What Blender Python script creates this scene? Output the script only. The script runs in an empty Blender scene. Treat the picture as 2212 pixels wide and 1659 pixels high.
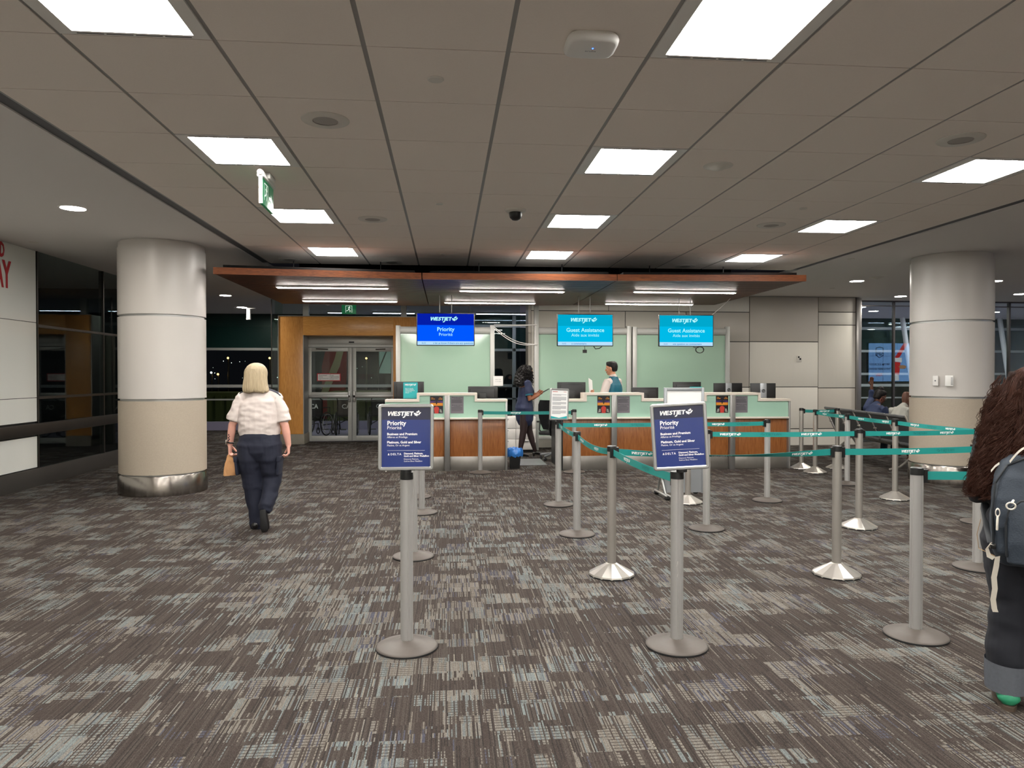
import bpy, bmesh, math, random
from mathutils import Vector, Matrix, noise
random.seed(7)
PI = math.pi
scn = bpy.context.scene
C = bpy.context.collection
D = bpy.data
rad = math.radians

# ------------------------------------------------------------------ camera
cam_data = D.cameras.new('camera')
cam_data.sensor_fit = 'HORIZONTAL'
cam_data.sensor_width = 36.0
cam_data.lens = 36.0 * 1560.8 / 2212.0
cam_data.clip_end = 500
cam = D.objects.new('camera', cam_data)
C.objects.link(cam)
cam.location = (0, 0, 1.55)
cam.rotation_euler = (rad(90 - 0.709), 0, rad(-5.18))
scn.camera = cam

# ------------------------------------------------------------------ world, exposure
world = D.worlds.new('night_sky')
scn.world = world
world.use_nodes = True
world.node_tree.nodes['Background'].inputs[0].default_value = (0.0035, 0.0035, 0.0045, 1)
world.node_tree.nodes['Background'].inputs[1].default_value = 1.0
scn.view_settings.view_transform = 'Standard'
scn.view_settings.look = 'None'
scn.view_settings.exposure = 0.15
scn.view_settings.gamma = 1.0
scn.view_settings.use_curve_mapping = False
scn.cycles.max_bounces = 8
scn.cycles.transparent_max_bounces = 12
scn.cycles.sample_clamp_indirect = 4.0

PANEL_L = 52.0      # ceiling troffer brightness
LED_L = 110.0        # canopy light bars
DOWN_L = 250.0       # downlights

# ------------------------------------------------------------------ materials
def lin(c):
    return tuple(((v / 255.0) / 12.92 if v / 255.0 <= 0.04045 else ((v / 255.0 + 0.055) / 1.055) ** 2.4) for v in c) + (1.0,)

MATS = {}
def pm(name, col, rough=0.5, metal=0.0, spec=0.5, coat=0.0, emit=None, es=0.0, noise_amt=0.0, noise_scale=30.0, bump=0.0, stretch=(1, 1, 1), trans=0.0, sheen=0.0, rvar=0.0):
    m = D.materials.new(name); m.use_nodes = True
    nt = m.node_tree; b = nt.nodes['Principled BSDF']
    c = lin(col)
    b.inputs['Base Color'].default_value = c
    b.inputs['Roughness'].default_value = rough
    b.inputs['Metallic'].default_value = metal
    b.inputs['Specular IOR Level'].default_value = spec
    b.inputs['Coat Weight'].default_value = coat
    b.inputs['Transmission Weight'].default_value = trans
    b.inputs['Sheen Weight'].default_value = sheen
    if emit is not None:
        b.inputs['Emission Color'].default_value = lin(emit); b.inputs['Emission Strength'].default_value = es
    if noise_amt or bump or rvar:
        tc = nt.nodes.new('ShaderNodeTexCoord'); mp = nt.nodes.new('ShaderNodeMapping')
        mp.inputs['Scale'].default_value = stretch
        nt.links.new(tc.outputs['Object'], mp.inputs['Vector'])
        n = nt.nodes.new('ShaderNodeTexNoise'); n.inputs['Scale'].default_value = noise_scale; n.inputs['Detail'].default_value = 4
        nt.links.new(mp.outputs[0], n.inputs['Vector'])
        if noise_amt:
            mr = nt.nodes.new('ShaderNodeMapRange')
            mr.inputs[3].default_value = 1 - noise_amt; mr.inputs[4].default_value = 1 + noise_amt
            nt.links.new(n.outputs[0], mr.inputs[0])
            vm = nt.nodes.new('ShaderNodeVectorMath'); vm.operation = 'SCALE'
            vm.inputs[0].default_value = c[:3]
            nt.links.new(mr.outputs[0], vm.inputs['Scale']); nt.links.new(vm.outputs[0], b.inputs['Base Color'])
        if rvar:
            mr2 = nt.nodes.new('ShaderNodeMapRange'); mr2.inputs[3].default_value = max(0.02, rough - rvar); mr2.inputs[4].default_value = rough + rvar
            nt.links.new(n.outputs[0], mr2.inputs[0]); nt.links.new(mr2.outputs[0], b.inputs['Roughness'])
        if bump:
            bp = nt.nodes.new('ShaderNodeBump'); bp.inputs['Strength'].default_value = bump; bp.inputs['Distance'].default_value = 0.01
            nt.links.new(n.outputs[0], bp.inputs['Height']); nt.links.new(bp.outputs[0], b.inputs['Normal'])
    MATS[name] = m
    return m

def emat(name, col, s):
    m = D.materials.new(name); m.use_nodes = True; nt = m.node_tree
    nt.nodes.remove(nt.nodes['Principled BSDF'])
    e = nt.nodes.new('ShaderNodeEmission'); e.inputs[0].default_value = lin(col); e.inputs[1].default_value = s
    nt.links.new(e.outputs[0], nt.nodes['Material Output'].inputs[0])
    MATS[name] = m
    return m

def glassmat(name, tint, ior=1.5, rough=0.0, boost=1.0):
    m = D.materials.new(name); m.use_nodes = True; nt = m.node_tree
    nt.nodes.remove(nt.nodes['Principled BSDF'])
    t = nt.nodes.new('ShaderNodeBsdfTransparent'); t.inputs[0].default_value = tint
    g = nt.nodes.new('ShaderNodeBsdfGlossy'); g.inputs['Roughness'].default_value = rough
    f = nt.nodes.new('ShaderNodeFresnel'); f.inputs[0].default_value = ior
    mm = nt.nodes.new('ShaderNodeMath'); mm.operation = 'MULTIPLY'; mm.inputs[1].default_value = boost; mm.use_clamp = True
    nt.links.new(f.outputs[0], mm.inputs[0])
    mx = nt.nodes.new('ShaderNodeMixShader')
    nt.links.new(mm.outputs[0], mx.inputs[0]); nt.links.new(t.outputs[0], mx.inputs[1]); nt.links.new(g.outputs[0], mx.inputs[2])
    nt.links.new(mx.outputs[0], nt.nodes['Material Output'].inputs[0])
    MATS[name] = m
    return m

def wood(name, c1, c2, scale=(1.2, 1.2, 14), rough=0.35, coat=0.2, axis='Z'):
    m = D.materials.new(name); m.use_nodes = True; nt = m.node_tree; b = nt.nodes['Principled BSDF']
    tc = nt.nodes.new('ShaderNodeTexCoord'); mp = nt.nodes.new('ShaderNodeMapping')
    mp.inputs['Scale'].default_value = {'Z': (14, 14, 1.2), 'X': (1.2, 14, 14), 'Y': (14, 1.2, 14)}[axis]
    nt.links.new(tc.outputs['Object'], mp.inputs[0])
    n = nt.nodes.new('ShaderNodeTexNoise'); n.inputs['Scale'].default_value = 4; n.inputs['Detail'].default_value = 7; n.inputs['Distortion'].default_value = 1.2
    nt.links.new(mp.outputs[0], n.inputs['Vector'])
    cr = nt.nodes.new('ShaderNodeValToRGB')
    cr.color_ramp.elements[0].position = 0.3; cr.color_ramp.elements[0].color = lin(c1)
    cr.color_ramp.elements[1].position = 0.72; cr.color_ramp.elements[1].color = lin(c2)
    nt.links.new(n.outputs[0], cr.inputs[0]); nt.links.new(cr.outputs[0], b.inputs['Base Color'])
    b.inputs['Roughness'].default_value = rough; b.inputs['Coat Weight'].default_value = coat; b.inputs['Coat Roughness'].default_value = 0.2
    MATS[name] = m
    return m

def carpet():
    m = D.materials.new('carpet'); m.use_nodes = True; nt = m.node_tree; b = nt.nodes['Principled BSDF']; L = nt.links
    def M(op, a, c=None, d=None):
        n = nt.nodes.new('ShaderNodeMath'); n.operation = op
        for i, v in enumerate((a, c, d)):
            if v is None: continue
            if isinstance(v, (int, float)): n.inputs[i].default_value = v
            else: L.new(v, n.inputs[i])
        return n.outputs[0]
    def W(a, c, k=0.0):
        cb = nt.nodes.new('ShaderNodeCombineXYZ')
        for i, v in enumerate((a, c)):
            if isinstance(v, (int, float)): cb.inputs[i].default_value = v
            else: L.new(v, cb.inputs[i])
        cb.inputs[2].default_value = k
        w = nt.nodes.new('ShaderNodeTexWhiteNoise'); w.noise_dimensions = '3D'; L.new(cb.outputs[0], w.inputs['Vector'])
        return w.outputs['Value']
    tc = nt.nodes.new('ShaderNodeTexCoord'); sp = nt.nodes.new('ShaderNodeSeparateXYZ'); L.new(tc.outputs['Object'], sp.inputs[0])
    x, y = sp.outputs[0], sp.outputs[1]
    sid = M('FLOOR', M('DIVIDE', x, 0.0062))
    def block(w, h, k, sh):
        bx = M('FLOOR', M('DIVIDE', M('ADD', x, sh), w))
        by = M('FLOOR', M('ADD', M('DIVIDE', y, h), M('MULTIPLY', W(bx, 0.5, k + 9), 3.0)))
        return W(bx, by, k), bx, by
    v1, bx1, by1 = block(0.17, 0.21, 1.0, 0.0)
    v2, bx2, by2 = block(0.31, 0.115, 2.0, 0.07)
    v3, bx3, by3 = block(0.075, 0.30, 3.0, 0.02)
    v4, bx4, by4 = block(0.12, 0.075, 4.0, 0.05)
    t = M('ADD', M('ADD', M('MULTIPLY', v1, 0.42), M('MULTIPLY', v2, 0.34)), M('ADD', M('MULTIPLY', v3, 0.14), M('MULTIPLY', v4, 0.10)))
    mr = nt.nodes.new('ShaderNodeMapRange'); mr.inputs[1].default_value = 0.38; mr.inputs[2].default_value = 0.72; mr.inputs[3].default_value = 0.04; mr.inputs[4].default_value = 0.86
    L.new(t, mr.inputs[0]); dens = mr.outputs[0]
    s = W(sid, by1, 5.0)
    light = M('LESS_THAN', s, dens)
    hue = M('ADD', M('MULTIPLY', W(bx2, by1, 6.0), 0.55), M('MULTIPLY', W(sid, by2, 7.0), 0.45))
    cr = nt.nodes.new('ShaderNodeValToRGB'); cr.color_ramp.interpolation = 'CONSTANT'
    e = cr.color_ramp.elements
    e[0].position = 0.0; e[0].color = lin((98, 98, 112))
    e[1].position = 0.22; e[1].color = lin((142, 134, 124))
    for p, c in ((0.42, (150, 144, 136)), (0.60, (134, 139, 138)), (0.72, (146, 154, 153)), (0.84, (118, 124, 130)), (0.90, (168, 160, 147))):
        q = e.new(p); q.color = lin(c)
    L.new(hue, cr.inputs[0])
    dk = nt.nodes.new('ShaderNodeValToRGB'); dk.color_ramp.interpolation = 'CONSTANT'
    dk.color_ramp.elements[0].position = 0; dk.color_ramp.elements[0].color = lin((84, 74, 69))
    dk.color_ramp.elements[1].position = 0.55; dk.color_ramp.elements[1].color = lin((96, 87, 81))
    q = dk.color_ramp.elements.new(0.86); q.color = lin((70, 63, 60))
    L.new(W(sid, by3, 8.0), dk.inputs[0])
    # transverse dark ribs in some blocks
    rib = M('MULTIPLY', M('LESS_THAN', M('FRACT', M('DIVIDE', y, 0.024)), 0.22), M('GREATER_THAN', W(bx1, by2, 11.0), 0.42))
    light2 = M('MULTIPLY', light, M('SUBTRACT', 1.0, rib))
    mx = nt.nodes.new('ShaderNodeMix'); mx.data_type = 'RGBA'
    L.new(light2, mx.inputs[0]); L.new(dk.outputs[0], mx.inputs[6]); L.new(cr.outputs[0], mx.inputs[7])
    nz = nt.nodes.new('ShaderNodeTexNoise'); nz.inputs['Scale'].default_value = 260; L.new(tc.outputs['Object'], nz.inputs['Vector'])
    m2 = nt.nodes.new('ShaderNodeMapRange'); m2.inputs[3].default_value = 0.28; m2.inputs[4].default_value = 0.58; L.new(nz.outputs[0], m2.inputs[0])
    pile = M('ADD', 0.66, M('MULTIPLY', W(M('FLOOR', M('DIVIDE', x, 0.0026)), M('FLOOR', M('DIVIDE', y, 0.0042)), 21.0), 0.62))
    groove = M('SUBTRACT', 1.12, M('MULTIPLY', M('GREATER_THAN', M('FRACT', M('DIVIDE', x, 0.0062)), 0.68), 0.36))
    scl = M('MULTIPLY', m2.outputs[0], M('MULTIPLY', pile, groove))
    vm = nt.nodes.new('ShaderNodeVectorMath'); vm.operation = 'SCALE'; L.new(mx.outputs[2], vm.inputs[0]); L.new(scl, vm.inputs['Scale'])
    L.new(vm.outputs[0], b.inputs['Base Color'])
    b.inputs['Roughness'].default_value = 0.95; b.inputs['Specular IOR Level'].default_value = 0.1
    bp = nt.nodes.new('ShaderNodeBump'); bp.inputs['Strength'].default_value = 0.25; bp.inputs['Distance'].default_value = 0.004
    L.new(nz.outputs[0], bp.inputs['Height']); L.new(bp.outputs[0], b.inputs['Normal'])
    MATS['carpet'] = m

carpet()
pm('tile', (240, 231, 222), 0.9, noise_amt=0.03, noise_scale=90, bump=0.05)
pm('reveal_shade', (92, 92, 95), 0.8)  # grey stands in for the shade of the ceiling gap
pm('tbar', (150, 148, 146), 0.5)
pm('drywall', (222, 218, 215), 0.85)
pm('door_bluegrey', (58, 72, 82), 0.4)
pm('grille', (168, 163, 158), 0.8, noise_amt=.1, noise_scale=400)
pm('black', (14, 14, 15), 0.6)
pm('voidblack', (9, 9, 10), 0.9)
pm('rubber', (24, 24, 25), 0.7)
pm('blackplastic', (13, 13, 14), 0.4)
pm('darkplastic', (24, 24, 26), 0.45)
pm('white', (232, 230, 226), 0.45)
pm('offwhite', (214, 210, 202), 0.5)
pm('whitegloss', (226, 225, 222), 0.18, coat=0.5)
pm('paper', (232, 231, 229), 0.6)
pm('colwhite', (198, 193, 188), 0.38, noise_amt=0.015, noise_scale=3)
pm('stone', (172, 160, 144), 0.6, noise_amt=0.10, noise_scale=60)
pm('stonegrey', (142, 136, 124), 0.7, noise_amt=0.12, noise_scale=20)
pm('alu', (172, 170, 167), 0.4, 0.5)
pm('alu_soft', (170, 170, 168), 0.45, 0.85)
pm('frame_grey', (186, 188, 184), 0.45, 0.25)
pm('postgrey', (150, 153, 156), 0.4, 0.5)
pm('chrome', (200, 195, 188), 0.28, 0.8)
pm('cast', (80, 73, 68), 0.5, 0.1, spec=0.35, noise_amt=0.06, noise_scale=12)
pm('steel', (150, 148, 146), 0.32, 0.7)
pm('steelband', (150, 144, 138), 0.2, 1.0, noise_amt=0.15, noise_scale=5, stretch=(5, 5, 0.2), rvar=0.12, bump=0.1)
pm('darksteel', (96, 92, 88), 0.4, 0.9, noise_amt=0.1, noise_scale=6)
pm('kick', (160, 156, 150), 0.38, 0.85, noise_amt=0.14, noise_scale=7)
pm('baseboard', (74, 71, 68), 0.5, 0.3, noise_amt=0.1, noise_scale=5)
pm('belt', (18, 134, 128), 0.55, noise_amt=0.05, noise_scale=200, stretch=(1, 1, 8))
pm('beltfade', (14, 118, 114), 0.6)
pm('text_white', (240, 240, 240), 0.5)
pm('text_dark', (42, 42, 48), 0.6)
pm('navy', (36, 52, 112), 0.22, coat=0.4)
pm('navyhead', (34, 38, 64), 0.22, coat=0.4)
pm('teal_card', (34, 158, 162), 0.3)
pm('text_grey', (120, 122, 128), 0.7)
pm('poster_grey', (122, 118, 124), 0.4)
pm('poster_black', (22, 18, 30), 0.35)
pm('poster_purple', (86, 52, 118), 0.35)
pm('poster_orange', (232, 150, 44), 0.35)
pm('poster_red', (196, 60, 52), 0.4)
pm('solid_surface', (224, 214, 202), 0.4, noise_amt=0.10, noise_scale=160)
pm('mint_panel', (176, 214, 194), 0.15, coat=0.3)
pm('panel_light', (222, 218, 208), 0.4, noise_amt=0.02, noise_scale=4, stretch=(6, 6, 0.4))
pm('panel_dark', (194, 188, 178), 0.4, noise_amt=0.02, noise_scale=60)
pm('wallpanel_white', (236, 237, 232), 0.16, coat=0.4)
pm('red_letter', (178, 20, 34), 0.4)
wood('wood_portal', (212, 146, 66), (238, 178, 100), axis='X')
wood('wood_portal_v', (204, 138, 64), (230, 168, 94), axis='Z')
wood('wood_counter', (132, 76, 34), (170, 108, 58), axis='Z')
wood('wood_canopy', (112, 56, 22), (156, 84, 36), axis='X', rough=0.5, coat=0.0)
wood('wood_slat', (60, 30, 14), (98, 52, 26), axis='X', rough=0.45, coat=0.0)
pm('floorlilac', (150, 146, 170), 0.35)
pm('blue_bag', (50, 120, 200), 0.3, coat=0.3)
pm('shade_roll', (186, 188, 184), 0.5)
pm('ext_ground', (40, 40, 44), 0.9)
pm('tealshade', (34, 62, 62), 0.35, coat=0.3)
pm('container_green', (64, 70, 34), 0.7)
pm('tail_red', (150, 24, 38), 0.4)
pm('tail_cream', (196, 190, 160), 0.4)
pm('seat_grey', (92, 92, 94), 0.45, noise_amt=0.05, noise_scale=50)
pm('mesh_black', (26, 27, 30), 0.7)
pm('green_exit', (14, 96, 58), 0.35, emit=(14, 110, 66), es=0.35)
pm('sign_white_lit', (235, 240, 235), 0.5, emit=(225, 240, 228), es=0.7)
emat('panel_light_on', (255, 252, 246), PANEL_L)
emat('led_on', (255, 246, 236), LED_L)
emat('down_on', (255, 248, 236), DOWN_L)
emat('corr_on', (226, 226, 255), 22.0)
emat('night_lamp', (255, 190, 110), 5.0)
emat('night_lamp_white', (235, 235, 230), 3.0)
emat('blue_led', (60, 110, 255), 5.0)
emat('scr_blue', (0, 84, 246), 1.0)
emat('scr_blue_head', (4, 28, 160), 1.0)
emat('scr_cyan', (0, 178, 222), 1.0)
emat('scr_cyan_head', (0, 160, 196), 1.0)
emat('scr_bar', (176, 214, 240), 1.0)
emat('scr_white', (240, 250, 250), 1.0)
emat('scr_pale', (170, 240, 246), 1.0)
emat('scr_bartext', (30, 120, 190), 0.9)
emat('ad_blue', (130, 176, 240), 5.0)
emat('ad_navy', (24, 40, 96), 3.0)
emat('ad_red', (210, 40, 40), 5.0)
emat('ad_white', (235, 235, 240), 5.0)
emat('ad_tan', (200, 150, 110), 4.0)
glassmat('window_glass', (0.86, 0.93, 0.91, 1), boost=0.8)
glassmat('window_dark', (0.8, 0.85, 0.85, 1), boost=0.18)
glassmat('door_glass', (0.9, 0.95, 0.93, 1), boost=1.0)

def mintscreen():
    m = D.materials.new('mint_screen'); m.use_nodes = True; nt = m.node_tree; b = nt.nodes['Principled BSDF']
    b.inputs['Base Color'].default_value = lin((182, 216, 194)); b.inputs['Roughness'].default_value = 0.05
    b.inputs['Specular IOR Level'].default_value = 0.9
    t = nt.nodes.new('ShaderNodeBsdfTransparent'); mx = nt.nodes.new('ShaderNodeMixShader'); mx.inputs[0].default_value = 0.68
    nt.links.new(t.outputs[0], mx.inputs[1]); nt.links.new(b.outputs[0], mx.inputs[2])
    nt.links.new(mx.outputs[0], nt.nodes['Material Output'].inputs[0]); MATS['mint_screen'] = m
mintscreen()

# people materials
pm('skin_pale', (226, 168, 150), 0.55, noise_amt=0.05, noise_scale=20)
pm('skin_tan', (196, 140, 108), 0.55)
pm('skin_brown', (150, 94, 66), 0.5)
pm('skin_dark', (98, 62, 46), 0.5)
pm('hair_blonde', (174, 156, 126), 0.5, noise_amt=0.28, noise_scale=12, stretch=(14, 14, 0.8), bump=0.6)
pm('hair_black', (17, 14, 14), 0.55, spec=0.3, noise_amt=0.3, noise_scale=30, bump=0.8)
pm('hair_strand_brown', (58, 35, 27), 0.55, spec=0.12, noise_amt=0.35, noise_scale=40)
pm('hair_gap_shade', (30, 18, 14), 0.8, spec=0.04, noise_amt=0.45, noise_scale=25, stretch=(3, 3, 1))  # shell under the curls, darkened to paint shade in the strand gaps
pm('shirt_white', (204, 192, 186), 0.75, noise_amt=0.03, noise_scale=7, bump=0.5)
pm('cloth_navy', (20, 24, 42), 0.8, noise_amt=0.12, noise_scale=8, bump=0.4)
pm('dress_navy', (24, 34, 66), 0.7, noise_amt=0.1, noise_scale=8, bump=0.3)
pm('denim', (10, 13, 23), 0.85, noise_amt=0.15, noise_scale=14, bump=0.3)
pm('denim_cuff', (112, 116, 124), 0.9, noise_amt=0.15, noise_scale=80)
pm('thread', (150, 120, 84), 0.8)
pm('vest_teal', (0, 88, 108), 0.55, noise_amt=0.05, noise_scale=8, bump=0.3)
pm('tights', (44, 30, 30), 0.5)
pm('leather_black', (20, 18, 19), 0.3)
pm('cloth_black', (22, 22, 25), 0.85, noise_amt=0.1, noise_scale=9, bump=0.4)
pm('cloth_blue', (40, 52, 84), 0.8)
pm('cloth_grey', (172, 172, 164), 0.8)
pm('backpack', (36, 45, 56), 0.7, noise_amt=0.08, noise_scale=150, bump=0.2)
pm('backpack_trim', (22, 27, 33), 0.6)
pm('webbing', (214, 208, 196), 0.8, noise_amt=0.06, noise_scale=200)
pm('bag_paper', (192, 142, 96), 0.75, noise_amt=0.08, noise_scale=20, bump=0.4)
pm('shoe_green', (34, 122, 88), 0.6, noise_amt=0.2, noise_scale=30)
pm('gum', (66, 53, 42), 0.7)
pm('lips', (150, 84, 78), 0.5)
pm('orange', (214, 80, 34), 0.6)

# ------------------------------------------------------------------ mesh helpers
class MB:
    def __init__(s): s.bm = bmesh.new()
    def box(s, x0, x1, y0, y1, z0, z1, bev=0.0, M=None):
        r = bmesh.ops.create_cube(s.bm, size=1.0)
        vs = r['verts']
        for v in vs:
            v.co = Vector((x0 + (v.co.x + .5) * (x1 - x0), y0 + (v.co.y + .5) * (y1 - y0), z0 + (v.co.z + .5) * (z1 - z0)))
        if bev > 0:
            es = list({e for v in vs for e in v.link_edges})
            rr = bmesh.ops.bevel(s.bm, geom=es, offset=bev, segments=2, affect='EDGES', profile=0.5)
            vs = [v for v in rr['verts']] if M is not None else vs
        if M is not None:
            vv = set(vs)
            for v in vv: v.co = M @ v.co
        return s
    def poly(s, pts, h=None, axis='Z', d0=0.0, d1=0.0):
        """extrude 2d polygon between d0 and d1 along axis"""
        def P(p, d):
            if axis == 'Z': return Vector((p[0], p[1], d))
            if axis == 'Y': return Vector((p[0], d, p[1]))
            return Vector((d, p[0], p[1]))
        a = [s.bm.verts.new(P(p, d0)) for p in pts]
        f = s.bm.faces.new(a)
        if d1 != d0:
            b = [s.bm.verts.new(P(p, d1)) for p in pts]
            s.bm.faces.new(list(reversed(b)))
            n = len(pts)
            for i in range(n):
                s.bm.faces.new((a[i], b[i], b[(i + 1) % n], a[(i + 1) % n]))
        return s
    def lathe(s, prof, c=(0, 0, 0), seg=32, sx=1.0, sy=1.0, phase=0.0):
        rings = []
        for r, z in prof:
            if r < 1e-6: rings.append([s.bm.verts.new((c[0], c[1], c[2] + z))])
            else: rings.append([s.bm.verts.new((c[0] + r * sx * math.cos(phase + 2 * PI * i / seg), c[1] + r * sy * math.sin(phase + 2 * PI * i / seg), c[2] + z)) for i in range(seg)])
        for a, b in zip(rings, rings[1:]):
            if len(a) == 1 and len(b) == 1: continue
            for i in range(seg):
                j = (i + 1) % seg
                if len(a) == 1: s.bm.faces.new((a[0], b[i], b[j]))
                elif len(b) == 1: s.bm.faces.new((a[i], a[j], b[0]))
                else: s.bm.faces.new((a[i], a[j], b[j], b[i]))
        return s
    def loft(s, pts, radii, ref=(1, 0, 0), seg=14, cap=True):
        pts = [Vector(p) for p in pts]
        radii = [(r, r) if isinstance(r, (int, float)) else r for r in radii]
        n = len(pts); rings = []
        ref = Vector(ref)
        def frame(i):
            if i == 0: t = pts[1] - pts[0]
            elif i == n - 1: t = pts[-1] - pts[-2]
            else: t = (pts[i + 1] - pts[i]).normalized() + (pts[i] - pts[i - 1]).normalized()
            t.normalize(); rf = ref
            a = rf - t * rf.dot(t)
            if a.length < 0.15:
                rf = Vector((0.13, 1, 0.2)) if abs(t.y) < 0.8 else Vector((0, 0.1, 1)); a = rf - t * rf.dot(t)
            a.normalize(); return t, a, t.cross(a)
        def ring(p, a, b, rx, ry): return [s.bm.verts.new(p + a * rx * math.cos(2 * PI * k / seg) + b * ry * math.sin(2 * PI * k / seg)) for k in range(seg)]
        fr = [frame(i) for i in range(n)]
        if cap:
            t, a, b = fr[0]; rx, ry = radii[0]; m_ = min(rx, ry)
            rings.append([s.bm.verts.new(pts[0] - t * m_ * 0.9)])
            rings.append(ring(pts[0] - t * m_ * 0.62, a, b, rx * .72, ry * .72))
        for i in range(n):
            t, a, b = fr[i]; rings.append(ring(pts[i], a, b, *radii[i]))
        if cap:
            t, a, b = fr[-1]; rx, ry = radii[-1]; m_ = min(rx, ry)
            rings.append(ring(pts[-1] + t * m_ * 0.62, a, b, rx * .72, ry * .72))
            rings.append([s.bm.verts.new(pts[-1] + t * m_ * 0.9)])
        for A, B in zip(rings, rings[1:]):
            for k in range(seg):
                j = (k + 1) % seg
                if len(A) == 1: s.bm.faces.new((A[0], B[k], B[j]))
                elif len(B) == 1: s.bm.faces.new((A[k], A[j], B[0]))
                else: s.bm.faces.new((A[k], A[j], B[j], B[k]))
        return s
    def tube(s, pts, r, seg=8): return s.loft(pts, [r] * len(pts), (0.3, 0.2, 1), seg)
    def ball(s, c, r, seg=16, M=None):
        if isinstance(r, (int, float)): r = (r, r, r)
        rr = bmesh.ops.create_uvsphere(s.bm, u_segments=seg, v_segments=max(6, seg // 2 + 2), radius=1)
        for v in rr['verts']:
            q = Vector((v.co.x * r[0], v.co.y * r[1], v.co.z * r[2]))
            if M is not None: q = M.to_3x3() @ q
            v.co = q + Vector(c)
        return s
    def torus(s, c, R, r, axis='X', seg=32, sub=8):
        vs = []
        for i in range(seg):
            a = 2 * PI * i / seg; row = []
            for k in range(sub):
                b = 2 * PI * k / sub; q = R + r * math.cos(b); h = r * math.sin(b)
                u, v = q * math.cos(a), q * math.sin(a)
                p = {'X': (h, u, v), 'Y': (u, h, v), 'Z': (u, v, h)}[axis]
                row.append(s.bm.verts.new(Vector(c) + Vector(p)))
            vs.append(row)
        for i in range(seg):
            for k in range(sub):
                s.bm.faces.new((vs[i][k], vs[(i + 1) % seg][k], vs[(i + 1) % seg][(k + 1) % sub], vs[i][(k + 1) % sub]))
        return s
    def add_mesh(s, me, M=None):
        t = bmesh.new(); t.from_mesh(me)
        if M is not None: bmesh.ops.transform(t, matrix=M, verts=t.verts)
        tmp = D.meshes.new('tmp'); t.to_mesh(tmp); t.free()
        s.bm.from_mesh(tmp); D.meshes.remove(tmp); return s
    def xf(s, M):
        bmesh.ops.transform(s.bm, matrix=M, verts=s.bm.verts); return s
    def build(s, name, mat, parent=None, smooth=True, angle=35, loc=None, label=None, rot=None, fix=True):
        me = D.meshes.new(name)
        if fix: bmesh.ops.recalc_face_normals(s.bm, faces=s.bm.faces)
        s.bm.to_mesh(me); s.bm.free()
        mats = mat if isinstance(mat, (list, tuple)) else [mat]
        for q in mats: me.materials.append(MATS[q])
        if smooth:
            me.shade_smooth(); me.set_sharp_from_angle(angle=rad(angle))
        o = D.objects.new(name, me); C.objects.link(o)
        if parent is not None: o.parent = parent
        if loc is not None: o.location = loc
        if rot is not None: o.rotation_euler = rot
        if label: o['label'] = label
        return o

def tag(o, label=None, cat=None, group=None, kind=None):
    if label: o['label'] = label
    if cat: o['category'] = cat
    if group: o['group'] = group
    if kind: o['kind'] = kind
    return o
def thing(name, label, cat, loc=(0, 0, 0), rz=0.0, group=None):
    o = D.objects.new(name, None); C.objects.link(o); o.location = loc; o.rotation_euler = (0, 0, rz)
    o.empty_display_size = 0.1
    return tag(o, label, cat, group)
def struct(mb, name, mat, **k):
    o = mb.build(name, mat, **k); o['kind'] = 'structure'; return o
def kids(o): return [c for c in D.objects if c.parent == o]
def copy_tree(o, label=None, loc=None, rz=None, parent=None):
    c = o.copy(); C.objects.link(c)
    if parent is not None: c.parent = parent
    if loc is not None: c.location = loc
    if rz is not None: c.rotation_euler = (0, 0, rz)
    if label: c['label'] = label
    for ch in kids(o): copy_tree(ch, parent=c)
    return c
def B(*a, **k): return MB().box(*a, **k)

# ---- text
def text_mesh(body, size=1.0, bold=0.0, shear=0.0, align='LEFT', spacing=1.0, extrude=0.0):
    cu = D.curves.new('t', 'FONT'); cu.body = body; cu.size = size; cu.offset = bold; cu.shear = shear
    cu.align_x = align; cu.space_character = spacing; cu.resolution_u = 2; cu.extrude = extrude
    o = D.objects.new('t', cu); C.objects.link(o)
    dg = bpy.context.evaluated_depsgraph_get(); dg.update()
    me = D.meshes.new_from_object(o.evaluated_get(dg))
    D.objects.remove(o); D.curves.remove(cu)
    return me
def width(me):
    xs = [v.co.x for v in me.vertices]; return (min(xs), max(xs)) if xs else (0, 0)
LEAF_A = [(-.62, .12), (-.36, .16), (-.22, .02), (.05, -.02), (.2, -.18), (.05, -.42), (-.04, -.62), (-.2, -.42), (-.46, -.46), (-.48, -.24), (-.66, -.1)]
LEAF_B = [(-.2, .14), (-.12, .42), (.1, .44), (.28, .72), (.36, .5), (.52, .46), (.4, .3), (.1, .1)]
LEAF_C = [(.5, .26), (.74, .28), (.66, .08), (.5, -.14), (.3, -.36), (.12, -.34), (.3, -.1), (.26, .04)]
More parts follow.
